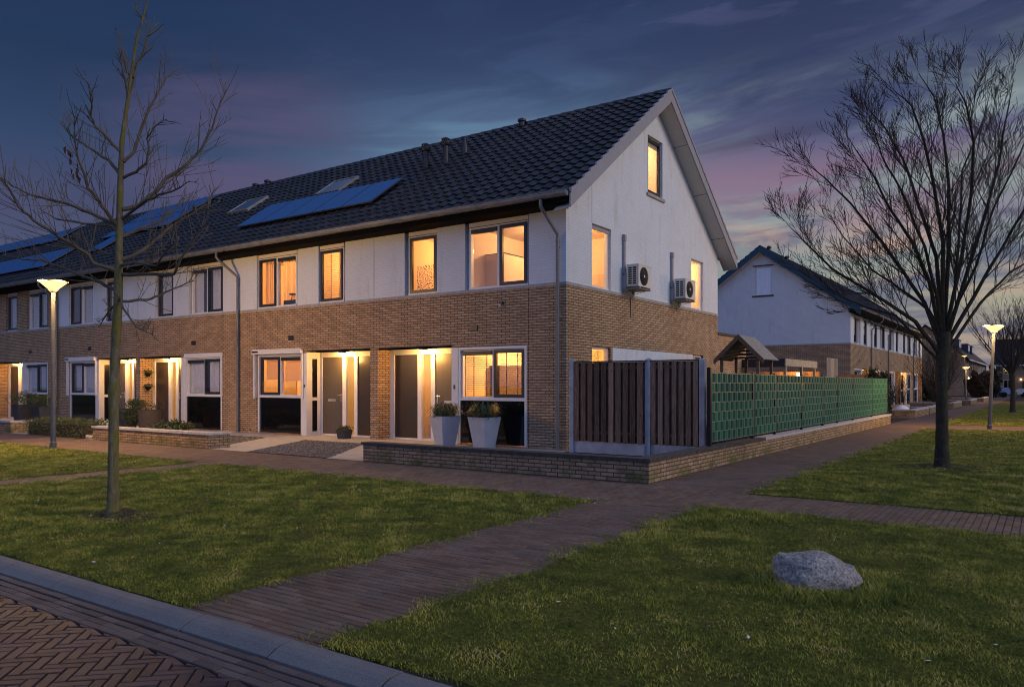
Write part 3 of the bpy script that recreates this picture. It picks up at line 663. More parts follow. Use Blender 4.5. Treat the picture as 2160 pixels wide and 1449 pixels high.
fittings(h1,[('wall_picture','blinddark',[(4.0,4.7,4.14,4.19,1.35,1.9)]),('wall_picture','patterned',[(4.95,5.3,4.14,4.19,1.3,1.95)]),('radiator','white',[(4.0,5.6,3.33,3.39,3.0,3.5)]),
  ('cupboard_top','patterned',[(2.99,3.62,.9,2.6,4.722,4.74)]),('bookcase','blinddark',[(2.96,3.25,1.2,2.4,.02,1.95)])])
# second room light sources seen directly: pendant in the living room
pd=MB(); pd.lathe((W1-1.75,1.25,1.45),[(.16,0),(.14,.1),(.07,.17),(.01,.18)],16); pd.tube([(W1-1.75,1.25,1.62),(W1-1.75,1.25,2.59)],.006,4); obj('pendant_lamp',pd,K['blinddark'],h1)

W2=5.79
h2,f2,_=house('terraced_house',(-W1,0,0),0,-1,W2,'second house from the corner, five solar panels above, lit window under a shutter box',GRP,
  o=dict(up_lit=True,liv_lit=True,b_small='venetian',b_big='curtain',b_living={'fixed':'roller','sash':'roller'},shutter=True,pipe=W2-.02,pipe_da=.30,weep=True,lamp_a=1.52))
boxpart('door_bell',f2,[(2.74,2.77,-.03,-.015,1.38,1.46)],K['navy'],h2)
fittings(h2,[('wall_picture','blinddark',[(-4.2,-3.7,3.14,3.19,1.5,1.95)]),('kitchen_cupboard','furn',[(-5.6,-3.2,2.85,3.18,1.45,2.1)]),('cooker_hood','blinddark',[(-3.75,-3.35,2.75,3.1,1.3,1.6)]),('wardrobe','furn',[(-5.6,-4.6,2.2,2.79,2.96,4.9)]),('curtain_rail','blinddark',[(-4.85,-3.25,.25,.27,5.1,5.13)])])
shv=MB(); fbox(shv,f2,3.3,3.9,.17,.24,3.82,3.95); shv.tube([f2(3.6,.2,3.95),f2(3.55,.2,4.1)],.01,4); shv.lathe(f2(3.55,.22,4.08),[(0,0),(.1,.02),(.12,.05),(0,.08)],8); obj('window_box_plant',shv,K['navy'],h2)
spec=[(-17.5,1,5.78,'third house from the corner, dark living room window and wall planters by its door',dict(b_small='net',b_big={'fixed':'halfcurtain','sash':'net'},b_living='net',topbox=True,lamp_a=1.35)),
 (-17.5,-1,5.79,'fourth house from the corner, behind the slender tree, solar panels up to its ridge',dict(b_small='curtain',b_big={'fixed':'net','sash':'sidecurtain'},b_living='curtain',shutter=True,pipe=5.77,pipe_da=.3,lamp_a=1.35)),
 (-29.07,1,5.78,'fifth house from the corner, its upper wall of brown brick, behind the street lamp',dict(upper_brick=True,b_small='net',b_big='net',b_living='curtain',lamp_a=1.45)),
 (-29.07,-1,5.79,'brown brick house past the frame edge whose roof carries solar panels',dict(upper_brick=True,b_small='net',b_big='net',b_living='net')),
 (-40.64,1,5.78,'far terraced house of the front row showing only its dark roof and ridge',dict(upper_brick=True,b_small='net',b_big='net',b_living='net')),
 (-40.64,-1,5.79,'farthest house of the front row at the left edge of the photo',dict(upper_brick=True,b_small='net',b_big='net',b_living='net'))]
for px_,m_,w_,lb,oo in spec: house('terraced_house',(px_,0,0),0,m_,w_,lb,GRP,o=oo)

# ---- roof fittings (parts of the house they stand on): y is horizontal run, world x
def roofpart(root,x0,x1,y0,y1,h0,h1,mb,mi=0):
    ox=root.location.x
    def P(x,y,h):
        nn=math.hypot(1,SL); return (x-ox,y-SL/nn*h,zroof(y)+h/nn)
    mb.hexa([P(x0,y0,h0),P(x1,y0,h0),P(x1,y1,h0),P(x0,y1,h0),P(x0,y0,h1),P(x1,y0,h1),P(x1,y1,h1),P(x0,y1,h1)],mi)
roots=[o_ for o_ in C.objects if o_.type=='EMPTY' and o_.get('category')=='house']
def solar(root,x0,x1,n,y0,y1):
    w=(x1-x0)/n
    for i in range(n):
        b=MB(); roofpart(root,x0+i*w+.012,x0+(i+1)*w-.012,y0,y1,.10,.135,b,1); roofpart(root,x0+i*w+.03,x0+(i+1)*w-.03,y0+.016,y1-.016,.1351,.138,b)
        roofpart(root,x0+i*w+.1,x0+i*w+.14,y0+.1,y1-.1,.03,.10,b,1)
        obj('solar_panel',b,[K['solar'],K['navy']],root)
solar(h2,-12.72,-6.62,5,.62,1.98)
hs={round(o_.location.x*100)*10+(i%2):o_ for i,o_ in enumerate(roots)}
R3,R4,R5,R6,R7,R8=roots[2:8]
solar(R4,-24.3,-19.25,5,2.2,3.35); solar(R4,-24.3,-19.25,5,3.38,4.5)
solar(R5,-29.05,-25.4,4,.4,1.85); solar(R6,-34.8,-29.1,5,.4,1.85)
solar(R6,-34.6,-30.7,4,3.3,4.5); solar(R7,-40.4,-34.9,5,3.3,4.5); solar(R8,-44.,-40.8,3,.4,1.85)
solar(R4,-23.2,-22.0,1,1.0,2.15)
for root,x0,x1 in ((h2,-10.75,-9.6),(R3,-15.4,-14.2)):
    b=MB(); y0,y1=2.2,2.98
    for q in ((x0,x1,y0-.05,y0,.02,.12),(x0,x1,y1,y1+.05,.02,.13),(x0,x0+.07,y0,y1,.02,.12),(x1-.07,x1,y0,y1,.02,.12)): roofpart(root,*q,b)
    sk=obj('skylight',b,K['zinc'],root); g=MB(); roofpart(root,x0+.07,x1-.07,y0,y1,.10,.108,g); obj('pane',g,K['glassd'],sk)
    g=MB(); roofpart(root,x0+.07,x1-.07,y0,y1,.05,.088,g); obj('sun_blind',g,plain('pale_skylight_blind',(.62,.56,.46) if root is h2 else (.5,.54,.62),.7),sk)
def flue(root,x,y,kind):
    ox=root.location.x; z=zroof(y); b=MB()
    if kind=='flue':
        b.lathe((x-ox,y,z-.1),[(.09,0),(.085,.35),(.085,.62),(.12,.63),(.15,.68),(.15,.74),(.11,.76),(.13,.82),(.06,.86),(0,.86)],14)
    elif kind=='cone': b.lathe((x-ox,y,z-.1),[(.12,0),(.1,.3),(.04,.55),(.05,.6),(0,.62)],12)
    else: b.lathe((x-ox,y,z-.1),[(.10,0),(.09,.22),(.13,.24),(.13,.3),(.05,.34),(0,.34)],12)
    obj('roof_vent',b,K['ridge'],root,sm=True)
flue(h2,-6.45,2.66,'flue'); flue(h1,-5.75,2.75,'flue'); flue(h1,-5.4,3.2,'cone')
flue(R3,-16.3,4.55,'low'); flue(h1,-4.3,4.6,'low'); flue(R4,-18.75,3.6,'low'); flue(R4,-18.3,3.75,'low'); flue(R4,-19.3,3.4,'low'); flue(R3,-16.9,4.45,'low')
flue(R5,-28.3,3.2,'low'); flue(R5,-28.9,3.1,'low')

# ---- annex behind the end house
an=empty('brick_annex',(-.02,9.56,0),0,label='low brick extension with flat roof behind the end house',category='annex')
b=MB(); wallgrid(b,lambda a,d,z:(-d,a,z),0,2.9,-.1,3.08,[]); b.quad((0,2.9,0),(-5,2.9,0),(-5,2.9,3.08),(0,2.9,3.08)); obj('wall',b,K['brick'],an)
b=MB(); b.box(-5,.04,.0,2.94,3.08,3.16); obj('roof_edge',b,K['navy'],an)

# ---- outdoor units on the gable
def ac(y0,z0,label):
    r=empty('air_conditioner',(0,y0,z0),0,label=label,category='air conditioner',group='outdoor units on the gable wall')
    x0,x1,L,H=.14,.46,.76,.53
    b=MB(); b.box(x0,x1,0,L,0,H); b.box(x0-.005,x1+.006,-.006,L+.006,H,H+.02); b.box(x1,x1+.008,.0,.012,0,H)
    for i in range(0,9): b.box(x0+.03,x1-.03,-.014,-.0,.045+i*.054,.062+i*.054)
    for xx in (x0+.03,(x0+x1)/2-.01,x1-.05): b.box(xx,xx+.02,-.013,0,.045,H-.035)
    cs=obj('casing',b,K['acw'],r)
    b=MB(); b.box(x0+.035,x1-.035,-.004,.0,.05,H-.05); obj('side_opening',b,K['black'],cs)
    b=MB()
    cy,cz=.32,H/2
    for k in range(1,9):
        rr=.225*k/8; P=[(x1+.014,cy+rr*cos(2*pi*j/28),cz+rr*sin(2*pi*j/28)) for j in range(29)]
        b.tube(P,.0045,4,cap=False)
    for j in range(10):
        a=2*pi*j/10; b.tube([(x1+.014,cy+.03*cos(a),cz+.03*sin(a)),(x1+.012,cy+.225*cos(a),cz+.225*sin(a))],.004,4)
    ds=[(x1+.002,cy,cz)]+[(x1+.002,cy+.23*cos(2*pi*j/28),cz+.23*sin(2*pi*j/28)) for j in range(28)]
    b.add(ds,[(0,1+j,1+(j+1)%28) for j in range(28)],1)
    b.add([(x1+.02,cy,cz)]+[(x1+.02,cy+.035*cos(2*pi*j/12),cz+.035*sin(2*pi*j/12)) for j in range(12)],[(0,1+j,1+(j+1)%12) for j in range(12)],2)
    obj('fan_grille',b,[K['fan'],K['black'],K['acw']],r)
    b=MB(); 
    for yy in (.06,.62):
        b.box(.0,x1+.02,yy,yy+.04,-.05,-.015); b.box(0,.03,yy,yy+.04,-.12,.42)
        b.hexa([(.0,yy+.005,-.14),(.03,yy+.005,-.14),(.03,yy+.035,-.14),(0,yy+.035,-.14),(x1-.02,yy+.005,-.05),(x1,yy+.005,-.05),(x1,yy+.035,-.05),(x1-.02,yy+.035,-.05)])
    b.box(.02,x1+.02,.0,.72,-.065,-.05)
    obj('bracket',b,K['zinc'],r)
    b=MB(); b.box(.0,.07,.03,.11,.32,1.32); b.box(.0,.085,.02,.12,1.16,1.3); b.box(0,.08,.02,.12,.3,.36); b.box(.0,.11,.02,.13,-.1,.33); obj('pipe_cover',b,K['verge'],r)
    b=MB(); b.tube([(.12,.5,-.06),(.1,.5,-.16),(.03,.5,-.25),(.02,.5,-.3)],.014,6); obj('drain_hose',b,K['acw'],r)
    return r
ac(2.70,3.90,'white outdoor air conditioner nearer the house corner, beside the tall lit window')
ac(5.70,3.88,'white outdoor air conditioner farther along the gable, overlapping the rear window')

# ------------------------------------------------------------ second row of houses, standing at right angles
G2='houses in the second row behind the garden fence'
gh2=[(4.2,5.22,6.62,8.3)]
fr,ff,fg=house('end_house',(0,30+5.8,0),R(90),-1,5.8,'blue white gable end of the second row, rising behind the green garden fence',G2,end='verge',
   o=dict(verge=K['teal'],gable_holes=gh2,b_small='net',b_big='net',pipe=.1,pipe_da=-.5,porch=1,porch_w=30))
window(fr,fg,4.2,5.22,6.62,8.3,[(4.27,5.15,'white')],blind='net',lit=False,depth=.1,name='gable_window')
boxpart('stone_sill',fg,[(4.1,5.32,-.05,.1,6.54,6.618)],K['navy'],fr); boxpart('lintel_board',fg,[(4.12,5.3,-.02,.1,8.302,8.37)],K['navy'],fr)
for i,(yy,m_,lb) in enumerate(((35.8,1,'second row house next to the blue white gable end'),(47.4,-1,'middle house of the second row, pipe on its front'),(47.4,1,'second row house with a warm lit door, half behind the big tree trunk'),(59.0,-1,'last house of the second row, beside the dark trees'))):
    house('terraced_house',(0,yy,0),R(90),m_,5.8,lb,G2,o=dict(b_small='net',b_big='net',b_living='net',pipe=(5.7 if m_<0 else None),porch=1,porch_w=[30,30,70,30][i],hall_w=[10,12,40,10][i],verge=K['teal']))
for o_ in [q for q in C.objects if q.get('group')==G2]: pass
def flue2(root,run,al,kind='low'):
    b=MB(); z=zroof(run); b.lathe((al,run,z-.1),[(.10,0),(.09,.25),(.14,.27),(.14,.34),(.05,.4),(0,.4)],12); obj('roof_vent',b,K['ridge'],root,sm=True)
for q,run,al in ((fr,4.6,-5.0),(fr,4.0,-3.5),(fr,2.6,-2.2),(fr,2.4,-1.8)): flue2(q,run,al)

# ------------------------------------------------------------ ground
def sheet(name,pts,z,mat,kind='structure'):
    b=MB(); b.add([(p[0],p[1],z) for p in pts],[tuple(range(len(pts)))]); o=obj(name,b,mat); o['kind']=kind; return o
gb=MB(); gb.quad((-400,-400,-.10),(400,-400,-.10),(400,500,-.10),(-400,500,-.10)); obj('ground',gb,K['lawnsoil'],kind='structure')
def rect(x0,x1,y0,y1): return [(x0,y0),(x1,y0),(x1,y1),(x0,y1)]
def slab_(name,x0,x1,y0,y1,z,mat,kind='structure'):
    b=MB(); b.box(x0,x1,y0,y1,-.3,z); return obj(name,b,mat,kind=kind)
slab_('terrace_base',-60,60,-11.8,130,-.0075,K['joint'])
# pavers: real bricks where the picture can resolve them
def bond(mb,x0,x1,y0,y1,L,w,gap,z,along='x',R_=random.Random(4),th=.05,rough=.0018):
    if along=='x': nr=round((y1-y0)/w); nc=int((x1-x0)/L)+2
    else: nr=round((x1-x0)/w); nc=int((y1-y0)/L)+2
    for r in range(nr):
        for c in range(nc):
            o_=(c-.5*(r%2))*L
            if along=='x': a0,a1,b0,b1=max(x0,x0+o_),min(x1,x0+o_+L),y0+r*w,y0+(r+1)*w
            else: b0,b1,a0,a1=max(y0,y0+o_),min(y1,y0+o_+L),x0+r*w,x0+(r+1)*w
            if a1-a0<.03 or b1-b0<.03: continue
            paver(mb,[(a0,b0),(a1,b0),(a1,b1),(a0,b1)],gap,z+R_.uniform(-rough,rough),R_.random(),th)
def paver(mb,q,gap,z,a,th=.05):
    cx=sum(p[0] for p in q)/4; cy=sum(p[1] for p in q)/4
    def ins(p,g):
        d=Vector((p[0]-cx,p[1]-cy)); return (cx+d.x-math.copysign(g,d.x) if abs(d.x)>1e-6 else p[0], cy+d.y-math.copysign(g,d.y) if abs(d.y)>1e-6 else p[1])
    A=[ins(p,gap) for p in q]; B_=[ins(p,gap+.005) for p in q]
    vs=[(p[0],p[1],z-.022) for p in A]+[(p[0],p[1],z-.004) for p in A]+[(p[0],p[1],z) for p in B_]
    mb.add(vs,[(8,9,10,11)]+[(i,(i+1)%4,4+(i+1)%4,4+i) for i in range(4)]+[(4+i,4+(i+1)%4,8+(i+1)%4,8+i) for i in range(4)],0,a)
pv=MB()
bond(pv,4.0,5.5,-11.8,-6.1,.204,.0693,.0035,.0)
bond(pv,-14.0,9.5,-6.1,-4.3,.204,.0693,.0035,.0,'y')
bond(pv,5.5,11.5,-5.78,-4.6,.205,.10,.0035,.0025,'y') if False else None
bond(pv,3.95,5.55,-4.3,6.0,.204,.0693,.0035,.0)
bond(pv,-4.4,-3.4,-11.8,-6.1,.204,.0693,.0035,.0)
obj('footpath',pv,K['paver'],kind='structure')
b=MB()
for q in (rect(-60,-14.0,-6.1,-4.3),rect(9.5,60,-5.9,-4.5),rect(3.95,5.5,6.0,130),rect(5.5,60,14.2,17.4),rect(-60,3.95,22.4,24.0),rect(5.5,60,60,63)): b.add([(p[0],p[1],.0) for p in q],[(0,1,2,3)])
obj('distant_footpath',b,K['farpave'],kind='structure')
# front gardens: slabs and gravel
b=MB()
b.add([(-6.9,-4.28,.004),(-5.5,-4.28,.004),(-7.3,-1.15,.004),(-8.9,-1.15,.004)],[(0,1,2,3)])
b.add([(-2.95,-4.28,.004),(-1.9,-4.28,.004),(-3.6,-1.15,.004),(-5.1,-1.15,.004)],[(0,1,2,3)])
b.add([(-11.7,-1.15,.004),(.2,-1.15,.004),(.2,.55,.004),(-11.7,.55,.004)],[(0,1,2,3)])
b.add([(-30,-4.28,.001),(-11.7,-4.28,.001),(-11.7,.55,.001),(-30,.55,.001)],[(0,1,2,3)])
obj('garden_paving',b,K['slab'],kind='structure')
def scatter_stones(name,poly,n,r0,r1,mat,z=0.,label=None):
    b=MB(); xs=[p[0] for p in poly]; ys=[p[1] for p in poly]; R_=random.Random(len(poly)*n)
    def ins(x,y):
        c=False; j=len(poly)-1
        for i in range(len(poly)):
            xi,yi=poly[i]; xj,yj=poly[j]
            if (yi>y)!=(yj>y) and x<(xj-xi)*(y-yi)/(yj-yi)+xi: c=not c
            j=i
        return c
    k=0
    while k<n:
        x,y=R_.uniform(min(xs),max(xs)),R_.uniform(min(ys),max(ys))
        if not ins(x,y): continue
        k+=1; r=R_.uniform(r0,r1); a=R_.uniform(0,pi); vs=[]
        for j in range(5):
            t=a+j*2*pi/5; vs.append((x+r*cos(t)*R_.uniform(.7,1.1),y+r*sin(t)*R_.uniform(.7,1.1),z+R_.uniform(.0,.01)))
        vs.append((x+r*.2,y,z+r*R_.uniform(.5,.9)))
        b.add(vs,[(i,(i+1)%5,5) for i in range(5)],0,R_.random())
    o=obj(name,b,mat); o['kind']='stuff'; o['label']=label or 'dark grey gravel in the front gardens'; o['category']='gravel'; return o
scatter_stones('gravel',[(-5.5,-4.2),(-2.95,-4.2),(-5.05,-1.2),(-7.25,-1.2)],5200,.018,.034,K['stone'],0,'dark gravel bed between the two garden paths')
scatter_stones('gravel',[(-6.95,-4.1),(-8.95,-1.2),(-12.4,-1.2),(-12.4,-3.5),(-7.0,-3.9)],4200,.018,.034,K['stone'],0,'dark gravel bed beside the low wall of the third house')
# kerb stones, gutter bricks, herringbone road
xs=[1.95+.83*i for i in range(-26,30)]
kb=MB(); R_=random.Random(2)
for a,b_ in zip(xs,xs[1:]):
    dz=R_.uniform(-.003,.003); dy=R_.uniform(-.006,.006); g=.007
    P=[(-11.795+dy,-.08),(-11.795+dy,.010+dz),(-11.81+dy,.018+dz),(-11.89+dy,.016+dz),(-11.93+dy,.004+dz),(-11.99+dy,-.028+dz),(-11.992+dy,-.09)]
    vs=[(a+g,p,q) for p,q in P]+[(b_-g,p,q) for p,q in P]; n=len(P)
    kb.add(vs,[(i,i+1,n+i+1,n+i) for i in range(n-1)]+[tuple(range(n)),tuple(range(2*n-1,n-1,-1))])
obj('kerb',kb,K['kerb'],kind='structure')
gs=MB(); R_=random.Random(9)
for r in range(4):
    y1=-11.995-r*.066; y0=y1-.066; z=-.035-(.006 if r in(1,2) else 0)
    x=-6+R_.random()*.2
    while x<9:
        l=.205; paver(gs,[(x,y0),(x+l,y0),(x+l,y1),(x,y1)],.004,z+R_.uniform(-.003,.003),R_.random()); x+=l
obj('gutter_strip',gs,K['stripbrick'],kind='structure')
slab_('road_bed',-60,60,-30,-11.9,-.058,K['joint'])
rd=MB(); R_=random.Random(12); L_,w_=.201,.067; ca,sa=cos(R(45)),sin(R(45))
def rot(p,c=(3,-14)): return (c[0]+p[0]*ca-p[1]*sa,c[1]+p[0]*sa+p[1]*ca)
def rb(u,v,du,dv):
    q=[rot((u,v)),rot((u+du,v)),rot((u+du,v+dv)),rot((u,v+dv))]
    if min(p[1] for p in q)>-12.28 or min(p[1] for p in q)<-16.2 or min(p[0] for p in q)<-2.5 or max(p[0] for p in q)>8.6: return
    cx=sum(p[0] for p in q)/4; cy=sum(p[1] for p in q)/4; k0=1-.007/du*1; z=-.036+R_.uniform(-.002,.002); a=R_.random()
    A=[rot((u+.0035,v+.0035)),rot((u+du-.0035,v+.0035)),rot((u+du-.0035,v+dv-.0035)),rot((u+.0035,v+dv-.0035))]
    B_=[rot((u+.008,v+.008)),rot((u+du-.008,v+.008)),rot((u+du-.008,v+dv-.008)),rot((u+.008,v+dv-.008))]
    A=[(p[0],min(p[1],-12.262)) for p in A]; B_=[(p[0],min(p[1],-12.267)) for p in B_]
    vs=[(p[0],p[1],z-.022) for p in A]+[(p[0],p[1],z-.004) for p in A]+[(p[0],p[1],z) for p in B_]
    rd.add(vs,[(8,9,10,11)]+[(i,(i+1)%4,4+(i+1)%4,4+i) for i in range(4)]+[(4+i,4+(i+1)%4,8+(i+1)%4,8+i) for i in range(4)],0,a)
for i in range(-110,110):
    for j in range(-40,40):
        # herringbone cell: pairs of one horizontal and one vertical brick stepping diagonally
        u=i*w_+j*L_; v=i*w_-j*L_
        rb(u,v,L_,w_); rb(u,v+w_,w_,L_)
obj('road',rd,K['roadbrick'],kind='structure')

# lawns
LAWNS=[(-3.55,4.12,-11.78,-6.18),(-60,-4.30,-11.78,-6.28),(5.42,26,-11.78,-5.86),(5.5,40,-4.5,14.2),(5.5,40,17.45,60)]
def lawn(i,x0,x1,y0,y1):
    R_=random.Random(i); P=[]
    def edge(ax,ay,bx,by):
        L=math.hypot(bx-ax,by-ay); n=min(int(L/.11),260)
        for k in range(n):
            f=k/n; w=.035*sin(k*.37+i)+.03*sin(k*.13+2*i)+R_.uniform(-.028,.028)
            nx,ny=(by-ay)/L,-(bx-ax)/L
            P.append((ax+(bx-ax)*f-nx*abs(w),ay+(by-ay)*f-ny*abs(w)))
    edge(x0,y0,x1,y0); edge(x1,y0,x1,y1); edge(x1,y1,x0,y1); edge(x0,y1,x0,y0)
    b=MB(); n=len(P); vs=[(p[0],p[1],.012) for p in P]+[(p[0],p[1],-.06) for p in P]
    b.add(vs,[tuple(range(n))]+[(k,(k+1)%n,n+(k+1)%n,n+k) for k in range(n)]); obj('lawn',b,K['lawnsoil'],kind='structure'); return P
for i,l in enumerate(LAWNS): lawn(i,*l)
def grass_mesh():
    allx=[];ally=[];allz=[]; H_=[]; Wd_=[]
    F_=768.
    for (x0,x1,y0,y1) in LAWNS:
        x0c,x1c,y0c,y1c=max(x0,-26),min(x1,16),y0,min(y1,40)
        # sample by rejection against a density that falls with distance
        area=(x1c-x0c)*(y1c-y0c); n=int(area*6500)
        for _ in range(1):
            X=rng.uniform(x0c-.22,x1c+.22,n); Y=rng.uniform(y0c-.0,y1c+.22,n)
            dx=X-CAM.x; dy=Y-CAM.y; f=-dx*sin(YAW)+dy*cos(YAW); r=dx*cos(YAW)+dy*sin(YAW)
            keep=(f>1.2)&(np.abs(r/np.maximum(f,.1))<.72)
            dens=np.clip((6.0/np.maximum(f,1))**2.0,0,1)
            keep&=rng.random(n)<np.maximum(dens,.012)
            # ragged edge: tufts and strays creep over the pavers, worn gaps open inside the edge
            ed=np.minimum(np.minimum(X-x0,x1-X),y1-Y)
            rag=.05*np.sin(X*5.3+Y*4.1)+.05*np.sin(X*11.7-Y*9.1+1)+.035*np.sin(X*23+Y*19)
            keep&=(ed>rag-.02)|((rng.random(n)<.22)&(ed>-.15+1.3*rag))
            bare=np.sin(X*2.1+1.7*np.sin(Y*1.9+1))+np.sin(Y*3.3+1.5*np.sin(X*2.7))+.6*np.sin(X*9+Y*7)
            keep&=(bare<1.25+.5*np.sin(X*17+Y*13))|(rng.random(n)<.3)
            keep&=((Y-0.41)**2+(X-7.27)**2>.16**2)&((Y+10.3)**2+(X-.47)**2>.20**2)
            X=X[keep];Y=Y[keep];f=f[keep]
            allx.append(X);ally.append(Y);allz.append(f)
    X=np.concatenate(allx);Y=np.concatenate(ally);f=np.concatenate(allz); n=len(X)
    sc=np.clip(f/6,1,5)
    # patchiness: smooth value noise from a few sines
    pn=(np.sin(X*1.7+1.3*np.sin(Y*1.1))+np.sin(Y*2.3+1.7*np.sin(X*.9+2))+np.sin((X+Y)*3.1+1)+np.sin((X-Y)*4.7))/4
    pn2=(np.sin(X*7.1+Y*3.3)+np.sin(Y*9.7-X*4.1)+np.sin(X*13+Y*11))/3
    h=(.011+.012*rng.random(n)+.005*pn+.005*pn2)*np.clip(sc,1,1.5)
    h=np.maximum(h,.007)
    # taller tufts round the boulder and trees
    for (bx,by,rr,k) in ((7.45,-8.87,.50,.085),(7.27,.41,.35,.05),(.47,-10.3,.4,.035),(5.95,-6.5,.5,.06)):
        dd=np.hypot(X-bx,Y-by); h+=k*np.clip(1-np.abs(dd-rr*.75)/(rr*.55),0,1)*rng.random(n)
    wd=(.0019+.0014*rng.random(n))*sc
    th=rng.uniform(0,2*np.pi,n); lean=rng.uniform(.2,1.5,n)*h; la=rng.uniform(0,2*np.pi,n)
    cx,cy=np.cos(th)*wd,np.sin(th)*wd
    mx_,my=X+np.cos(la)*lean*.4,Y+np.sin(la)*lean*.4; tx,ty=X+np.cos(la)*lean,Y+np.sin(la)*lean
    V=np.empty((n,5,3)); z0=.008
    V[:,0]=np.stack([X-cx,Y-cy,np.full(n,z0)],1); V[:,1]=np.stack([X+cx,Y+cy,np.full(n,z0)],1)
    V[:,2]=np.stack([mx_+cx*.8,my+cy*.8,z0+h*.6],1); V[:,3]=np.stack([mx_-cx*.8,my-cy*.8,z0+h*.6],1); V[:,4]=np.stack([tx,ty,z0+h],1)
    idx=np.arange(n)*5
    quads=np.stack([idx,idx+1,idx+2,idx+3],1); tris=np.stack([idx+3,idx+2,idx+4],1)
    me=bpy.data.meshes.new('grass'); me.vertices.add(n*5); me.vertices.foreach_set('co',V.ravel())
    loops=np.concatenate([quads.ravel(),tris.ravel()]); me.loops.add(len(loops)); me.loops.foreach_set('vertex_index',loops)
    me.polygons.add(2*n); st=np.concatenate([np.arange(n)*4,4*n+np.arange(n)*3]); me.polygons.foreach_set('loop_start',st)
    me.update(); me.validate()
    val=np.clip(.42+.26*pn+.20*pn2+rng.normal(0,.14,n),0,.9); dry=rng.random(n)<(.05+.06*np.clip(pn+.3,0,1)); val[dry]=rng.uniform(.85,1.,dry.sum())
    a=me.attributes.new('rnd','FLOAT','POINT'); a.data.foreach_set('value',np.repeat(val,5))
    me.materials.append(K['grass']); o=bpy.data.objects.new('grass',me); C.objects.link(o); o['kind']='stuff'; o['label']='short mossy winter grass on the lawns'; o['category']='grass'
    print('grass blades',n)
grass_mesh()

b=MB(); R_=random.Random(31)
for k in range(900):
    l=LAWNS[R_.choice([0,0,2,2,3])]; x=R_.uniform(max(l[0],-8)-.2,min(l[1],13)+.2); y=R_.uniform(l[2],min(l[3],6)+.2); t=R_.uniform(0,6.3); q=R_.uniform(.008,.022); zz=.03+R_.uniform(-.01,.012)
    b.add([(x-q*cos(t),y-q*sin(t),zz),(x+q*.5*sin(t),y-q*.5*cos(t),zz+R_.uniform(-.006,.01)),(x+q*cos(t),y+q*sin(t),zz+R_.uniform(-.004,.012)),(x-q*.5*sin(t),y+q*.5*cos(t),zz)],[(0,1,2,3)],0,R_.random())
K['leaflit']=attrmat('leaf_litter',[(.0,(.05,.025,.012)),(.6,(.16,.08,.035)),(.86,(.22,.15,.08)),(.92,(.7,.7,.68)),(1.,(.75,.75,.72))],.8)
o=obj('fallen_leaves',b,K['leaflit']); o['kind']='stuff'; o['label']='small brown leaves and white daisies scattered on the lawns'; o['category']='leaves'
# ------------------------------------------------------------ low garden walls
def lowwall(pts_boxes,cop,label,mat='coping',z=.31,zt=.365,ov=.03,loc=(0,0,0),group=None):
    r=empty('garden_wall',loc,0,label=label,category='wall')
    if group: r['group']=group
    b=MB(); [b.box(x0-loc[0],x1-loc[0],y0-loc[1],y1-loc[1],-.1,z) for x0,x1,y0,y1 in pts_boxes]; obj('brick_wall',b,K['lowbrick'],r)
    b=MB()
    for x0,x1,y0,y1 in cop: b.box(x0-loc[0],x1-loc[0],y0-loc[1],y1-loc[1],z,zt)
    obj('coping',b,K[mat],r); return r
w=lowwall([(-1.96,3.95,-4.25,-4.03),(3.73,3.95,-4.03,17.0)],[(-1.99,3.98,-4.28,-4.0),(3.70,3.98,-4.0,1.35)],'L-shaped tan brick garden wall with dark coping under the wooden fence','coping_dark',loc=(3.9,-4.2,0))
b=MB()
yy=1.37
for l in (3.1,3.2,3.1,3.2,3.0): b.box(3.70-3.9,3.98-3.9,yy+4.2,yy+l-.012+4.2,.311,.366); yy+=l
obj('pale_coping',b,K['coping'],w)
b=MB(); [b.box(.052,.056,q+4.2,q+.02+4.2,-.1,.31) for q in (4.5,9.6)]; obj('expansion_joint',b,K['black'],w)
lowwall([(-12.1,-6.9,-4.25,-4.03),(-7.12,-6.9,-4.03,-3.7)],[(-12.13,-6.87,-4.28,-4.0),(-7.15,-6.87,-4.0,-3.67)],'yellow lit brick garden wall with pale coping behind the bare tree','coping',loc=(-9.5,-4.1,0))
lowwall([(-24,-17.0,-4.25,-4.03),(-17.22,-17.0,-4.03,-3.6)],[(-24,-16.97,-4.28,-4.0),(-17.25,-16.97,-4.0,-3.57)],'short brick garden wall at the left edge of the photo','coping',loc=(-20,-4.1,0))
GW='low brick planter walls along the far footpath'
for (y0,y1,lb,xb) in ((23.5,28.3,'nearest of the far planter walls, past the round white stone',3.95),(28.6,35.5,'far planter wall just behind the big tree trunk',3.95),(39.9,45.5,'planter wall with a bare shrub beyond the second row',4.0),(50.,56.,'planter wall below the small far street lamp',4.2),(62,70,'farthest low wall along the path near the parked cars',4.3)):
    w_=lowwall([(xb-.22,xb,y0,y1),(xb-2.4,xb-.22,y0,y0+.22)],[(xb-.25,xb+.03,y0-.03,y1),(xb-2.4,xb-.25,y0-.03,y0+.25)],lb,'coping',loc=(xb,y0,0),group=GW)
    b=MB(); b.box(-2.3,-.24,.25,y1-y0,-.05,.2); obj('planting_soil',b,K['soil'],w_)
r=empty('timber_planter',(2.2,25.0,0),0,label='yellowish timber edged raised bed behind the far planter wall',category='planter')
b=MB(); [b.box(-1.0,1.0,-.1+q,.0+q,.0,.5) for q in (0,2.5)]; b.box(.9,1.0,0,2.4,0,.5); b.box(-1,-.9,0,2.4,0,.5); obj('timber_edge',b,K['fleece'],r); b=MB(); b.box(-.9,.9,0,2.4,0,.42); obj('soil',b,K['soil'],r)

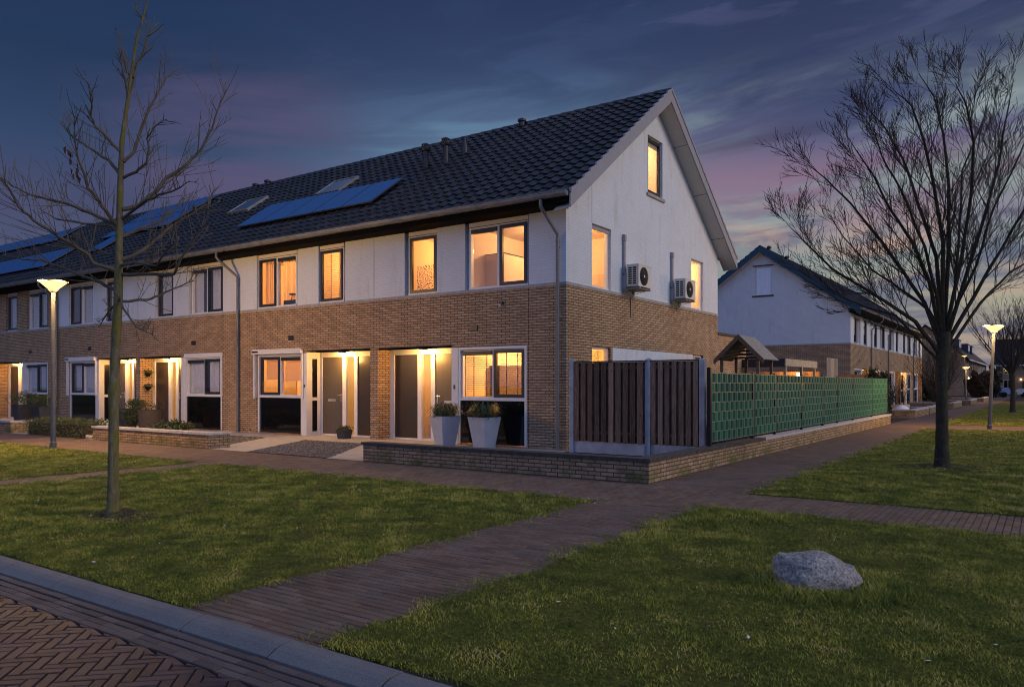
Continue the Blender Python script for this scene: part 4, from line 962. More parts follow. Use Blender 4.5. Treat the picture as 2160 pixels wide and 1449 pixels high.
# ------------------------------------------------------------ wooden fence with concrete posts
fe=empty('wooden_fence',(.3,-.2,0),0,label='dark vertical board fence with grey concrete posts beside the house corner',category='fence')
fl=[(.29,-.22),(2.06,-.16),(3.22,-.19)]
for i,(x,y) in enumerate(fl):
    b=MB(); h=(1.985,1.97,1.94)[i]; b.box(x-.3-.055,x-.3+.055,y+.2-.055,y+.2+.055,-.05,h); b.hexa([(x-.3-.055,y+.145,h),(x-.3+.055,y+.145,h),(x-.3+.055,y+.255,h),(x-.3-.055,y+.255,h),(x-.3-.02,y+.18,h+.03),(x-.3+.02,y+.18,h+.03),(x-.3+.02,y+.22,h+.03),(x-.3-.02,y+.22,h+.03)])
    obj('concrete_post',b,K['conc'],fe)
for (p,q) in zip(fl,fl[1:]):
    x0,x1=p[0]+.055-.3,q[0]-.055-.3; yv=p[1]+.2+.0; b=MB(); b.box(x0,x1,yv-.02,yv+.02,.0,.24); obj('concrete_base',b,K['conc'],fe)
    b=MB(); R_=random.Random(int(p[0]*100)); n=max(5,round((x1-x0)/.16)); w=(x1-x0)/n
    for k in range(n): b.box(x0+k*w+.012+R_.uniform(-.004,.004),x0+(k+1)*w-.038+R_.uniform(-.004,.004),yv-.042,yv-.024,.25,1.925,0,R_.random())
    for k in range(n): b.box(x0+k*w+w*.5+.015,min(x1,x0+k*w+w*1.45),yv+.012,yv+.03,.25,1.925,0,R_.random()*.3)  # rear boards given darker tones to imitate the shade behind the gaps
    for zz in (.40,1.78): b.box(x0,x1,yv-.022,yv+.01,zz,zz+.07,0,.3)
    obj('board_panel',b,K['board'],fe)
    b=MB(); b.box(x0-.03,x1+.03,yv-.05,yv+.045,1.93,1.955); obj('cap_rail',b,K['coping_dark'],fe)

# ------------------------------------------------------------ green mesh fence woven with strips
gf=empty('green_strip_fence',(3.85,-1.4,0),0,label='green PVC strip screen fence woven through wire panels on the garden wall',category='fence')
posts=[-1.44,.99,2.53,4.78,6.93,8.66,10.82,13.88,16.91]; z0_,z1_=.44,1.665; rows=7; rh=(z1_-z0_)/rows
for i,y in enumerate(posts):
    b=MB(); s_=.035 if i==0 else .028; b.box(-s_-.03,s_-.03,y+1.4-s_,y+1.4+s_,.36,1.76 if i==0 else 1.70); obj('fence_post',b,K['post'],gf)
for y0,y1 in zip(posts,posts[1:]):
    R_=random.Random(int(y0*7+50)); b=MB(); a0,a1=y0+1.4+.05,y1+1.4-.04; n=max(4,round((a1-a0)/.14)); w=(a1-a0)/n
    for r in range(rows):
        zz0=z0_+r*rh+.006; zz1=z0_+(r+1)*rh-.006; tone=R_.random()*.25
        miss=R_.random()<.15
        for k in range(n):
            if miss and k==n-1: continue
            out=(k+r)%2; S_=6
            for s_ in range(S_):
                f0,f1=s_/S_,(s_+1)/S_
                g=lambda f:(1 if out else -1)*.017*sin(pi*f)
                c0,c1=a0+(k+f0)*w,a0+(k+f1)*w
                b.add([(g(f0),c0,zz0),(g(f1),c1,zz0),(g(f1),c1,zz1),(g(f0),c0,zz1)],[(0,1,2,3)],0,(.66 if out else .22)+tone+R_.uniform(-.08,.08))  # strips painted darker where the weave turns inward, as if in shade
    obj('woven_strips',b,K['pvc'],gf,sm=True)
    b=MB()
    for k in range(n+1): 
        for e in (.0,): b.box(-.004+e,.004+e,a0+k*w-.004,a0+k*w+.004,z0_-.02,z1_+.025)
    for r in range(rows+1): b.box(.003,.010,a0,a1,z0_+r*rh-.004,z0_+r*rh+.004); b.box(-.010,-.003,a0,a1,z0_+r*rh-.004,z0_+r*rh+.004)
    obj('wire_mesh',b,K['wire'],gf)

# ------------------------------------------------------------ garden playhouse and carport seen over the fence
ph=empty('playhouse',(1.86,6.7,0),0,label='small open playhouse on posts with a shingled gable roof, above the green fence',category='playhouse')

def roofslope(mb,x0,x1,y0,y1,zr,ze,th,mi=0):
    for sx in (-1,1):
        a,b_=0,(x1 if sx>0 else x0)
        mb.hexa([(a,y0,zr-th),(b_,y0,ze-th),(b_,y1,ze-th),(a,y1,zr-th),(a,y0,zr),(b_,y0,ze),(b_,y1,ze),(a,y1,zr)],mi)
b=MB(); roofslope(b,-.64,.64,-.68,.72,2.80,2.16,.03)
for k in range(5):
    for sx in (-1,1):
        f0,f1=k/5,(k+1)/5; xa,xb=sx*.65*f0,sx*.65*(f1+.03); za,zb=2.80-.65*f0,2.80-.65*(f1+.03)
        b.hexa([(xa,-.70,za+.0),(xb,-.70,zb+.012),(xb,.74,zb+.012),(xa,.74,za+.0),(xa,-.70,za+.012),(xb,-.70,zb+.032),(xb,.74,zb+.032),(xa,.74,za+.012)])
obj('roof',b,K['woodgrey'],ph)
for sx in (-1,1):
    b=MB(); b.hexa([(0,-.74,2.68),(sx*.67,-.74,2.02),(sx*.67,-.71,2.02),(0,-.71,2.68),(0,-.74,2.83),(sx*.69,-.74,2.15),(sx*.69,-.71,2.15),(0,-.71,2.83)]); obj('verge_board',b,K['woodbrown'],ph)
b=MB()
for k in range(5): z=2.2+.1*k; hw=(2.74-z); b.box(-hw,hw,.62,.65,z,z+.06)
obj('gable_board',b,K['woodbrown'],ph)
for px_,py_ in ((-.5,-.6),(.5,-.6),(-.5,.6),(.5,.6),(-.2,.6)):
    b=MB(); b.box(px_-.035,px_+.035,py_-.035,py_+.035,0,2.2); obj('post',b,K['woodbrown'],ph)
b=MB(); b.box(-.52,.52,-.6,.6,1.0,1.06); b.box(-.5,.5,-.62,-.6,1.5,1.56); obj('deck',b,K['woodbrown'],ph)
cp=empty('carport',(-.5,14,0),0,label='flat roofed timber shelter with dark fascia, glowing orange inside behind the fence',category='shelter')
b=MB(); b.box(-2.6,1.94,-2.0,-1.95,2.06,2.34); b.box(-2.6,1.9,-1.95,2.4,2.28,2.32); obj('fascia',b,K['navy'],cp)
b=MB(); b.box(1.91,1.97,-1.98,2.4,2.10,2.35); obj('side_fascia',b,K['woodgrey'],cp)
for q in ((1.9,-1.8),(1.9,.3),(1.9,2.2),(-.8,-1.8)):
    b=MB(); b.box(q[0]-.04,q[0]+.04,q[1]-.04,q[1]+.04,0,2.1); obj('post',b,K['fleece'],cp)
b=MB(); b.box(-2.6,1.9,3.0,3.05,0,1.98); b.box(-2.6,-2.55,-1.9,3,0,2.1); obj('back_wall',b,K['orangewood'],cp)
lb=MB(); lb.lathe((1.2,2.7,1.78),[(0,0),(.07,.02),(.09,.08),(.07,.14),(0,.16)],12); obj('lamp',lb,K['porchlamp'],cp); plight('shelter_light',(1.0,2.2,1.85),60,(1,.55,.18),.08,cp)
ts=empty('timber_screen',(1,20,0),0,label='tall grey timber screen standing beyond the garden shelter',category='screen')
for q in range(3):
    b=MB(); b.box(-.02,.02,q*.72,q*.72+.68,.1,2.62); [b.box(.02,.03,q*.72+.13*k,q*.72+.13*k+.015,.1,2.6) for k in range(5)]; obj('board_panel',b,K['fleece'] if q==1 else K['woodgrey'],ts)
gwf=empty('timber_fence',(.5,24.3,0),0,label='brown timber garden fence below the blue white gable end',category='fence')
b=MB(); [b.box(-7+.15*k,-7+.15*k+.14,0,.03,0,1.95) for k in range(62)]; obj('board_panel',b,K['orangewood'],gwf)

# ------------------------------------------------------------ street lamps
def street_lamp(loc,h,label,tilt=0,rot_=0,power=330,r=.30,hh=.20,group='street lamps with shallow cone heads'):
    t=empty('street_lamp',loc,rot_,label=label,category='street lamp',group=group); t.rotation_euler=(0,tilt,rot_)
    b=MB(); b.lathe((0,0,0),[(.058,-.1),(.056,1.1),(.05,1.14),(.042,h-hh-.02),(.0,h-hh-.0)],16); obj('pole',b,K['steel'],t,sm=True)
    b=MB(); b.lathe((0,0,0),[(.075,0),(.075,.13),(.06,.15)],16); obj('base_collar',b,K['steel'],t)
    b=MB(); z=h-hh
    b.lathe((0,0,z),[(.06,-.05),(.10,0),(.105,.02)],20); b.lathe((0,0,h),[(r+.01,-.012),(r+.012,0),(r*.8,.03),(.1,.05),(0,.055)],28)
    for j in range(4):
        a=j*pi/2+.4; b.tube([(.10*cos(a),.10*sin(a),z+.01),(r*cos(a),r*sin(a),h-.01)],.006,4)
    hd=obj('lamp_head',b,K['steel'],t,sm=True)
    b=MB(); b.lathe((0,0,z),[(.095,.012),(r-.015,hh-.02)],28); obj('lamp_glass',b,K['opal'],t,sm=True)
    for j in range(4):
        a=j*pi/2; plight('lamp_light',((r+.10)*cos(a),(r+.10)*sin(a),h-.05),power/4,(1,.56,.20),.05,t)
    return t
street_lamp((-10.01,-6.19,0),3.83,'lit street lamp at the left, standing on the lawn edge in front of the row',power=1050)
street_lamp((7.19,15.05,0),3.40,'lit leaning street lamp to the right of the big bare tree',tilt=R(2.6),rot_=YAW,power=950)
street_lamp((3.0,62.0,0),3.0,'small distant lit street lamp beside the brown hedge',power=450)
street_lamp((7.6,66.0,0),4.0,'distant lit street lamp between the two farther trees',power=380)
street_lamp((.6,92.0,0),5.0,'distant street lamp glowing in front of the far dormer roof',power=300)

# ------------------------------------------------------------ trees
def grow(mb,p,d,L,r,depth,R_,up=.25,curl=.12,rmin=.0025,seg=5,spread=(.45,.95),nchild=(3,5),ratio=.62,tip=.35):
    P=[p]; q=Vector(p); dd=Vector(d).normalized(); rs=[r]
    for i in range(seg):
        dd=(dd+Vector((R_.uniform(-1,1),R_.uniform(-1,1),R_.uniform(-.6,.8)))*curl+Vector((0,0,up*.2))).normalized()
        q=q+dd*L/seg; P.append(tuple(q)); rs.append(max(rmin,r*(1-(1-tip)*(i+1)/seg)))
    n=8 if r>.03 else (5 if r>.008 else 3); mb.tube(P,rs,n,cap=False)
    if depth<=0: return
    kids(mb,P,rs,L,depth,R_,up,curl,rmin,spread,nchild,ratio)
def kids(mb,P,rs,L,depth,R_,up,curl,rmin,spread,nchild,ratio,start=.22):
    k=R_.randint(*nchild); n=len(P)-1
    for j in range(k):
        f=start+(1-start)*(j+R_.uniform(.1,.9))/k; i=min(int(f*n),n-1); g=f*n-i
        a=Vector(P[i]).lerp(Vector(P[i+1]),g); t=(Vector(P[i+1])-Vector(P[i])).normalized(); rr=rs[i]*(1-g)+rs[i+1]*g
        ax=t.orthogonal().normalized(); ax.rotate(Matrix.Rotation(R_.uniform(0,2*pi),3,t)); an=R_.uniform(*spread)
        nd=(t*cos(an)+ax*sin(an)+Vector((0,0,up))).normalized()
        grow(mb,tuple(a),nd,L*ratio*R_.uniform(.65,1.15)*(1.15-.45*f),max(rmin,rr*.62),depth-1,R_,up,curl,rmin,4,spread,(max(3,min(nchild[0]-3,7)),max(4,min(nchild[1]-3,8))) if depth>1 else (3,4),ratio,.3)
def frame_at(x,y):
    # directions used to transcribe branch outlines at the tree's own distance: right vector and view vector
    dx,dy=x-CAM.x,y-CAM.y; f=-dx*sin(YAW)+dy*cos(YAW)
    return f,Vector((cos(YAW),sin(YAW),0)),Vector((-sin(YAW),cos(YAW),0))
def lift(px,py,x,y,off=0.):
    f,rt,vw=frame_at(x,y); d=f+off; a=(px-1080)/1620*d
    p=Vector((CAM.x,CAM.y,0))+rt*a+vw*d; return Vector((p.x,p.y,1.45+(812-py)/1620*d))
def traced(mb,pts,x,y,r0,r1,off,R_,sub=None,n=6):
    k=len(pts); P=[]
    for i,(a,b_) in enumerate(pts):
        P.append(lift(a,b_,x,y,off*(i/(k-1))))
    # resample with a slight wobble
    Q=[];rs=[]
    for i in range(k-1):
        m_=3
        for j in range(m_):
            f=j/m_; q=P[i].lerp(P[i+1],f); 
            if i+j>0: q=q+Vector((R_.uniform(-1,1),R_.uniform(-1,1),R_.uniform(-1,1)))*.007
            Q.append(tuple(q)); t=(i+f)/(k-1); rs.append(r0*(1-t)**.8+r1)
    Q.append(tuple(P[-1])); rs.append(r1)
    mb.tube(Q,rs,n,cap=False)
    return Q,rs
# left tree, whorled
TX,TY=.47,-10.3; R_=random.Random(11)
t=empty('bare_tree',(0,0,0),0,label='slender bare tree with mossy trunk and whorled branches on the left lawn',category='tree')
tr=MB(); tp=[(238,1099),(239,1070),(239,1000),(240,900),(241,800),(245,700),(249,640),(252,473),(254,384),(257.5,296),(265,243),(276,163),(289,80),(300,44),(309,9),(318,-25),(326,-60)]
P=[lift(a,b_,TX,TY) for a,b_ in tp]; P[0].z=-.08
rr=[.12,.066,.055,.052,.050,.048,.046,.036,.031,.025,.021,.017,.013,.010,.008,.005,.004]
for q in (1.25,1.22): pass
Q=[];qs=[]
for i in range(len(P)-1):
    for j in range(4):
        f=j/4; v_=P[i].lerp(P[i+1],f); r_=rr[i]*(1-f)+rr[i+1]*f
        Q.append(tuple(v_)); qs.append(r_*(1+.05*sin(i*3.1+j*1.9)+(.22 if abs(v_.z-1.38)<.05 else 0)))
Q.append(tuple(P[-1])); qs.append(rr[-1]); tr.tube(Q,qs,18)
obj('trunk',tr,K['bark'],t,sm=True)
BR=[([(261,342),(283,322),(300,265),(314,234),(336,190),(353,163),(367,150)],.35),([(261,375),(287,362),(309,345),(314,318),(311,292),(327,265),(353,252)],-.3),
([(258,442),(291,435),(327,406),(353,375),(397,345),(424,314),(446,274),(459,234),(477,190)],.5),([(258,462),(300,428),(336,411),(371,402),(400,382)],-.6),
([(256,548),(300,530),(327,508),(362,477),(397,455),(442,428),(452,398)],.6),([(256,579),(309,579),(367,579),(389,534),(415,495),(439,462)],-.5),
([(255,636),(309,632),(336,623),(375,605),(411,592)],.5),([(268,225),(283,150),(305,106),(309,80),(331,66)],.3),
([(256,322),(230,296),(203,269),(194,247),(192,212),(188,177)],-.35),([(252,367),(230,340),(194,316),(168,300),(141,278),(128,256)],.45),
([(250,477),(230,455),(212,428),(185,397),(172,353),(159,309),(157,247)],-.6),([(250,474),(190,450),(146,430),(101,420),(66,411),(26,393),(0,375)],.5),
([(250,574),(199,556),(177,530),(146,512),(110,490),(71,464),(40,437),(18,397),(-4,375)],-.7),([(250,541),(212,530),(177,512),(150,495)],.6),
([(247,614),(212,596),(177,583),(132,565),(88,550),(49,548),(0,537)],.7),([(252,490),(232,478),(176,472),(120,462),(82,440)],.8),
([(255,500),(282,490),(330,470),(370,440),(392,412)],.9),([(280,165),(266,150),(250,72)],.2),([(270,210),(262,160),(252,107)],-.2),([(300,44),(292,30),(283,5)],.1),
([(249,620),(262,650),(288,690),(322,705)],-.4),([(247,640),(228,660),(210,690)],.5),([(256,560),(285,555),(330,560),(358,520),(368,470)],-.9)]
cr=MB()
for pts,off in BR:
    L=abs(pts[0][0]-pts[-1][0])+abs(pts[0][1]-pts[-1][1]); r0=.006+.000038*L
    Q,rs=traced(cr,pts,TX,TY,r0,.0034,off,R_)
    Lm=L/195*.30
    n=int(L/13)+4
    for j in range(n):
        f=.10+.9*(j+R_.uniform(0,.9))/n; i=min(int(f*(len(Q)-1)),len(Q)-2); a=Vector(Q[i]).lerp(Vector(Q[i+1]),R_.random()); tt=(Vector(Q[i+1])-Vector(Q[i])).normalized()
        ax=tt.orthogonal().normalized(); ax.rotate(Matrix.Rotation(R_.uniform(0,2*pi),3,tt)); nd=(tt*.7+ax*.75+Vector((0,0,.35))).normalized()
        grow(cr,tuple(a),nd,Lm*R_.uniform(.25,.95)*(1.2-.6*f)+.05,.0042,1 if R_.random()<.5 else 0,R_,.22,.07,.0027,3,(.5,1.),(1,3),.5,.6)
    if R_.random()<.0: pass
obj('crown',cr,K['twig'],t,sm=True)
lf=MB()
for k in range(16):
    p=lift(150+R_.uniform(-16,18),330+R_.uniform(-26,45),TX,TY,-.4); a=R_.uniform(0,6); s_=.03
    lf.quad(p,p+Vector((s_*cos(a),s_*sin(a),-.02)),p+Vector((s_*cos(a)*.6,s_*sin(a)*.6,-.075)),p+Vector((-.01,.01,-.05)))
obj('dead_leaves',lf,K['leafdead'],t)
# big vase shaped tree on the right
def litter(name,x,y,n,rr,label):
    b=MB(); q=random.Random(n)
    for k in range(n):
        a=q.uniform(0,2*pi); r=rr*q.random()**.7; px_,py_=x+r*cos(a)*1.4,y+r*sin(a); z=.02+.10*max(0,1-r/rr)*q.random(); t_=q.uniform(0,pi); l=q.uniform(.02,.06)
        b.tube([(px_,py_,z),(px_+l*cos(t_),py_+l*sin(t_),z+q.uniform(-.01,.03)),(px_+2*l*cos(t_+.3),py_+2*l*sin(t_+.3),z)],.004,3)
    o=obj(name,b,K['twig']); o['kind']='stuff'; o['label']=label; o['category']='litter'
litter('twig_litter',.47,-10.3,340,.36,'heap of dry twigs round the foot of the slender tree')
litter('twig_litter',7.27,.41,260,.55,'dry litter round the foot of the big vase shaped tree')
TX,TY=7.27,.41; R_=random.Random(23)
t=empty('bare_tree',(0,0,0),0,label='big vase shaped bare tree with dark mossy trunk on the right lawn',category='tree')
tr=MB(); tp=[(1988,994),(1987,980),(1987,940),(1987,880),(1986,820),(1987,770),(1990,735),(1992,700)]
P=[lift(a,b_,TX,TY) for a,b_ in tp]; P[0].z=-.08; rr=[.19,.13,.104,.094,.092,.098,.110,.095]
Q=[];qs=[]
for i in range(len(P)-1):
    for j in range(3):
        f=j/3; Q.append(tuple(P[i].lerp(P[i+1],f))); qs.append((rr[i]*(1-f)+rr[i+1]*f)*(1+.035*sin(i*2.7+j*2.2)))
Q.append(tuple(P[-1])); qs.append(rr[-1]); tr.tube(Q,qs,18); obj('trunk',tr,K['bark2'],t,sm=True)
BR=[([(1980,745),(1931,678),(1872,639),(1820,607),(1756,568),(1697,509),(1658,470)],-.4,.062),([(1982,725),(1950,639),(1905,574),(1860,509),(1795,431),(1743,379),(1697,341)],.7,.058),
([(1985,720),(1963,600),(1924,509),(1879,444),(1840,367),(1788,289)],-.8,.06),([(1987,700),(1976,542),(1937,431),(1905,334),(1866,269),(1821,217)],.5,.058),
([(1989,700),(1989,509),(1970,393),(1950,302),(1924,224),(1879,185)],-.5,.06),([(1992,700),(2002,509),(2002,393),(1989,282),(1970,204),(1937,155)],.9,.058),
([(1995,705),(2028,542),(2048,412),(2054,302),(2040,225),(2015,175)],-.9,.056),([(1998,710),(2041,574),(2080,444),(2106,347),(2119,269),(2139,165)],.4,.058),
([(2000,720),(2054,626),(2106,535),(2152,457),(2197,380),(2230,300)],-.5,.056),([(2000,740),(2067,639),(2132,574),(2184,542),(2230,500)],.6,.045),
([(1990,715),(1960,655),(1900,610),(1840,570),(1780,500),(1740,440)],1.5,.045),([(1994,710),(2015,600),(2025,470),(2030,360),(2075,250),(2090,190)],1.7,.045),
([(1988,715),(1975,620),(1950,520),(1900,400),(1860,330),(1840,260)],-1.5,.048),([(1994,715),(2020,640),(2060,560),(2095,440),(2150,330),(2180,250)],-1.6,.045),
([(1978,760),(1940,720),(1890,665),(1830,650),(1760,620),(1700,560)],.9,.035)]
cr=MB(); brk=MB()
for pts,off,r0 in BR:
    Q,rs=traced(brk,pts,TX,TY,r0*.56,.004,off,R_,n=8)
    kids(cr,Q,[q*.7 for q in rs],1.42,3,R_,.17,.06,.0034,(.30,.78),(11,13),.66,.14)
obj('limbs',brk,K['bark2'],t,sm=True); obj('crown',cr,K['twig2'],t,sm=True)
print('crown faces',len(cr.f))
# farther trees of the same kind: one built, others copied
R_=random.Random(5)
def vase(loc,label,H=4.6,seed=1):
    R_=random.Random(seed); t=empty('bare_tree',loc,0,label=label,category='tree',group='farther bare trees along the footpath')
    b=MB(); b.tube([(0,0,-.05),(0,0,.15),(.02,0,1.0),(0,.01,2.1)],[.2,.14,.11,.12],12); obj('trunk',b,K['bark2'],t,sm=True)
    b=MB()
    for k in range(13):
        a=2*pi*k/13+R_.uniform(-.2,.2); s=R_.uniform(.25,1.0); d=Vector((cos(a)*s,sin(a)*s,1.25))
        grow(b,(0,0,1.95),d,H*R_.uniform(.75,1.),.045,3,R_,.22,.07,.004,6,(.3,.7),(5,7),.48,.2)
    obj('crown',b,K['twig2'],t,sm=True); return t
v1=vase((7.25,33.6,0),'bare tree behind the right street lamp, nearest of the farther trees',4.3,4)
v2=copy_tree(v1); v2.location=(8.35,41.8,0); v2.rotation_euler=(0,0,2.1); v2['label']='bare tree cut by the right frame edge beyond the street lamp'
v3=copy_tree(v1); v3.location=(7.6,58,0); v3.rotation_euler=(0,0,4.); v3['label']='small distant bare tree behind the two farther trees'
# ------------------------------------------------------------ shrubs and hedges
def leafcloud(mb,c,rad,n,s,R_,flat=.0,drop=0):
    for k in range(n):
        while True:
            v_=Vector((R_.uniform(-1,1),R_.uniform(-1,1),R_.uniform(-1,1)))
            if .3<v_.length<1: break
        w_=1+.22*sin(v_.x*7+v_.z*5)+.15*sin(v_.y*9)
        p=Vector((c[0]+v_.x*rad[0]*w_,c[1]+v_.y*rad[1]*w_,c[2]+v_.z*rad[2]*w_))
        if p.z<.02: continue
        a=Vector((R_.uniform(-1,1),R_.uniform(-1,1),R_.uniform(-.6,1))).normalized(); b_=a.orthogonal().normalized(); b_.rotate(Matrix.Rotation(R_.uniform(0,6.28),3,a)); q=s*R_.uniform(.6,1.3)
        c_=a.cross(b_)
        mb.add([p-b_*q,p-c_*q*.45,p+b_*q,p+c_*q*.45],[(0,1,2,3)],0,min(1,max(0,R_.gauss(.5,.22))))
def shrub(name,loc,parts,label,mat,n,s,stem=True,cat='shrub',group=None,seed=1,hgt=None):
    R_=random.Random(seed); t=empty(name,loc,0,label=label,category=cat)
    if group: t['group']=group
    b=MB()
    for c,r in parts: leafcloud(b,c,r,int(n/len(parts)),s,R_)
    obj('foliage',b,mat,t)
    if stem:
        b=MB()
        for k in range(7): 
            a=R_.uniform(0,6.28); c,r=R_.choice(parts); b.tube([(0,0,0),(c[0]*.5+.05*cos(a),c[1]*.5+.05*sin(a),c[2]*.5),(c[0]+r[0]*.5*cos(a),c[1]+r[1]*.5*sin(a),c[2]+r[2]*.3)],[.014,.01,.004],4)
        obj('stem',b,K['twig2'],t)
    return t
R_=random.Random(77)
hb=MB()
for k in range(7200):
    x=R_.uniform(-1.75,1.75); y=R_.uniform(-.42,.42); z=R_.uniform(.0,.47); ed=min(1.75-abs(x),.42-abs(y),.47-z)
    if ed>.12 and R_.random()<.8: continue
    z+=.03*sin(x*5)+.02*sin(x*13); a=Vector((R_.uniform(-1,1),R_.uniform(-1,1),R_.uniform(-.4,1))).normalized(); b_=a.orthogonal(); c_=a.cross(b_); p=Vector((x,y+.03*sin(x*7),z)); q=.022
    hb.add([p-b_*q,p-c_*q*.5,p+b_*q,p+c_*q*.5],[(0,1,2,3)],0,min(1,max(0,R_.gauss(.5,.2))))
for k in range(300):
    x=R_.uniform(-1.7,1.7); hb.tube([(x,R_.uniform(-.3,.3),.3),(x+R_.uniform(-.03,.03),R_.uniform(-.35,.35),.47+R_.uniform(0,.08))],.003,3)
    hb.at+= [.6]*6
hd=empty('hedge',(-14.2,-3.95,0),0,label='low clipped box hedge beside the left street lamp',category='hedge'); obj('foliage',hb,K['leafgreen'],hd)
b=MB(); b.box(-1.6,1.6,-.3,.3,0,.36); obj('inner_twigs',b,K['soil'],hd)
def pot(root,c,rb,rt_,h,mat,n=4,rot_=0,name='pot'):
    b=MB(); ang=[rot_+2*pi*k/n for k in range(n)]
    rings=[(rb,0),(rt_,h),(rt_*.93,h),(rt_*.90,h-.05)]
    for r,z in rings: b.v+=[(c[0]+r*cos(a),c[1]+r*sin(a),c[2]+z) for a in ang]
    for i in range(3):
        for j in range(n): b.f.append((i*n+j,i*n+(j+1)%n,(i+1)*n+(j+1)%n,(i+1)*n+j)); b.m.append(0)
    b.f.append(tuple(reversed(range(n)))); b.m.append(0); b.f.append(tuple(3*n+j for j in range(n))); b.m.append(1)
    return obj(name,b,[mat,K['soil']],root)
def grasspot(loc,rb,rt_,h,mat,label,rot_,seed,pn=420,hh=.2,group=None,kind='grass',n=4):
    if kind=='grass' and group: pn,hh=900,hh*1.35
    r=empty('planter',loc,0,label=label,category='planter'); R_=random.Random(seed)
    if group: r['group']=group
    pot(r,(0,0,0),rb,rt_,h,mat,n,rot_); b=MB()
    if kind=='grass':
        for k in range(pn):
            a=R_.uniform(0,6.28); r0=rt_*.55*R_.random()**.5; l=hh*R_.uniform(.6,1.4); o_=R_.uniform(.1,1.05)*l; x,y=r0*cos(a),r0*sin(a); w=.0055; a2=a+R_.uniform(-.8,.8)
            c2,s2=cos(a2),sin(a2); dz=l*R_.uniform(.25,.9); v=R_.random()
            b.add([(x-w*s2,y+w*c2,h-.03),(x+w*s2,y-w*c2,h-.03),(x+o_*.6*c2+w*s2,y+o_*.6*s2-w*c2,h+dz),(x+o_*.6*c2-w*s2,y+o_*.6*s2+w*c2,h+dz),(x+o_*1.15*c2,y+o_*1.15*s2,h+dz*R_.uniform(.1,.9)-.04)],[(0,1,2,3),(3,2,4)],0,v)
        leafcloud(b,(0,0,h+.04),(rt_*.9,rt_*.9,.09),500,.02,R_)
    else:
        leafcloud(b,(0,0,h+hh*.5),(rt_*1.15,rt_*1.15,hh*.62),pn,.026,R_)
    obj('plant',b,K['leafgreen'],r); return r
GP='pale planters by the front door of the end house'
grasspot((-2.96,-.62,0),.24,.385,.72,K['bluepot'],'left one of two pale tapered planters, in front of the grey door',R(28),1,group=GP)
grasspot((-1.80,-.62,0),.24,.385,.72,K['bluepot'],'right one of two pale tapered planters, below the blinds window',R(38),2,hh=.22,group=GP)
grasspot((-6.85,-.2,0),.20,.25,.24,K['clay'] if False else K['darkpot'],'small grey hexagonal pot with reddish plant beside the second front door',.3,3,pn=160,hh=.09,n=6)
grasspot((-16.35,-1.0,0),.26,.36,.58,K['darkpot'],'dark blue planter with low plants left of the leafy bush',R(45),4,pn=160,hh=.1)
grasspot((-14.75,-1.1,0),.34,.40,.66,K['clay'],'round brown planter with mossy cushion right of the leafy bush',0,5,pn=300,hh=.2,kind='l',n=20)
shrub('pot_shrub',(-15.55,-1.2,0),[((0,0,.52),(.42,.35,.3)),((.1,0,.85),(.3,.3,.16)),((-.15,.0,.35),(.28,.2,.25))],'pale leafy bush between the dark planter and the round brown planter',K['leafgreen'],2600,.032,seed=8)
grasspot((-19.3,-2.9,0),.30,.42,.80,K['darkpot'],'taller black planter with leafy bush behind the low hedge, left one',R(40),6,pn=1500,hh=.4,kind='l')
grasspot((-18.3,-2.7,0),.28,.40,.74,K['darkpot'],'black planter half hidden behind the street lamp post, right one',R(40),7,pn=1300,hh=.36,kind='l')
# hanging wall planters on the brick pillar of the third house
for zz,lb in ((1.86,'upper wall planter on the lit pillar cheek of the third house'),(1.38,'lower wall planter on the lit pillar cheek of the third house')):
    r=empty('wall_planter',(-17.36,.24,zz),0,label=lb,category='wall planter',group='wall planters on the lit pillar'); b=MB(); b.lathe((.09,0,-.12),[(0,0),(.06,.02),(.10,.10),(.10,.13)],12); obj('basket',b,K['black'],r)
    b=MB(); leafcloud(b,(.1,0,.03),(.13,.17,.09),220,.03,random.Random(int(zz*9))); obj('plant',b,K['leafgreen'],r)
# little group between hedge and wall
r=empty('garden_statue',(-12.55,-3.7,0),0,label='small pale chair shaped ornament between the hedge and the lit garden wall',category='ornament')
for q in ((-.12,-.1),(.12,-.1),(-.12,.12),(.12,.12)):
    b=MB(); b.box(q[0]-.014,q[0]+.014,q[1]-.014,q[1]+.014,0,.27 if q[1]<0 else .5); obj('leg',b,K['white'],r)
b=MB(); b.box(-.15,.15,-.12,.14,.25,.275); obj('seat',b,K['white'],r)
b=MB(); [b.box(-.12,.12,.115,.13,z_,z_+.04) for z_ in (.33,.42)]; obj('backrest',b,K['white'],r)
def rock(name,loc,sc,label,mat,seed,cat='stone',sub=4,amp=.12,group=None,shape=None):
    bm=bmesh.new(); bmesh.ops.create_icosphere(bm,subdivisions=sub,radius=1); from mathutils import noise as mn
    for v in bm.verts:
        p=v.co.copy(); 
        if shape: p=shape(p)
        d=mn.fractal(v.co*1.3+Vector((seed,0,0)),1.,2.,4)*amp+mn.fractal(v.co*6+Vector((seed,3,0)),1.,2.,4)*amp*.16
        v.co=Vector((p.x*sc[0],p.y*sc[1],p.z*sc[2]))*(1+d)
    me=bpy.data.meshes.new(name); bm.to_mesh(me); bm.free(); me.materials.append(mat); me.shade_smooth()
    o=bpy.data.objects.new(name,me); C.objects.link(o); o.location=loc; o['label']=label; o['category']=cat
    if group: o['group']=group
    return o
def bshape(p):
    q=p.copy()
    if q.z>0: q.z=q.z*(.86 if q.z>.6 else 1); 
    f=1-.30*max(0,q.x-.2)          # slopes down to the right
    q.z=q.z*f
    if q.z<0: q.x*=1+.25*q.z; q.x+=-.28*q.z*(-1)  # undercut on the left
    return q
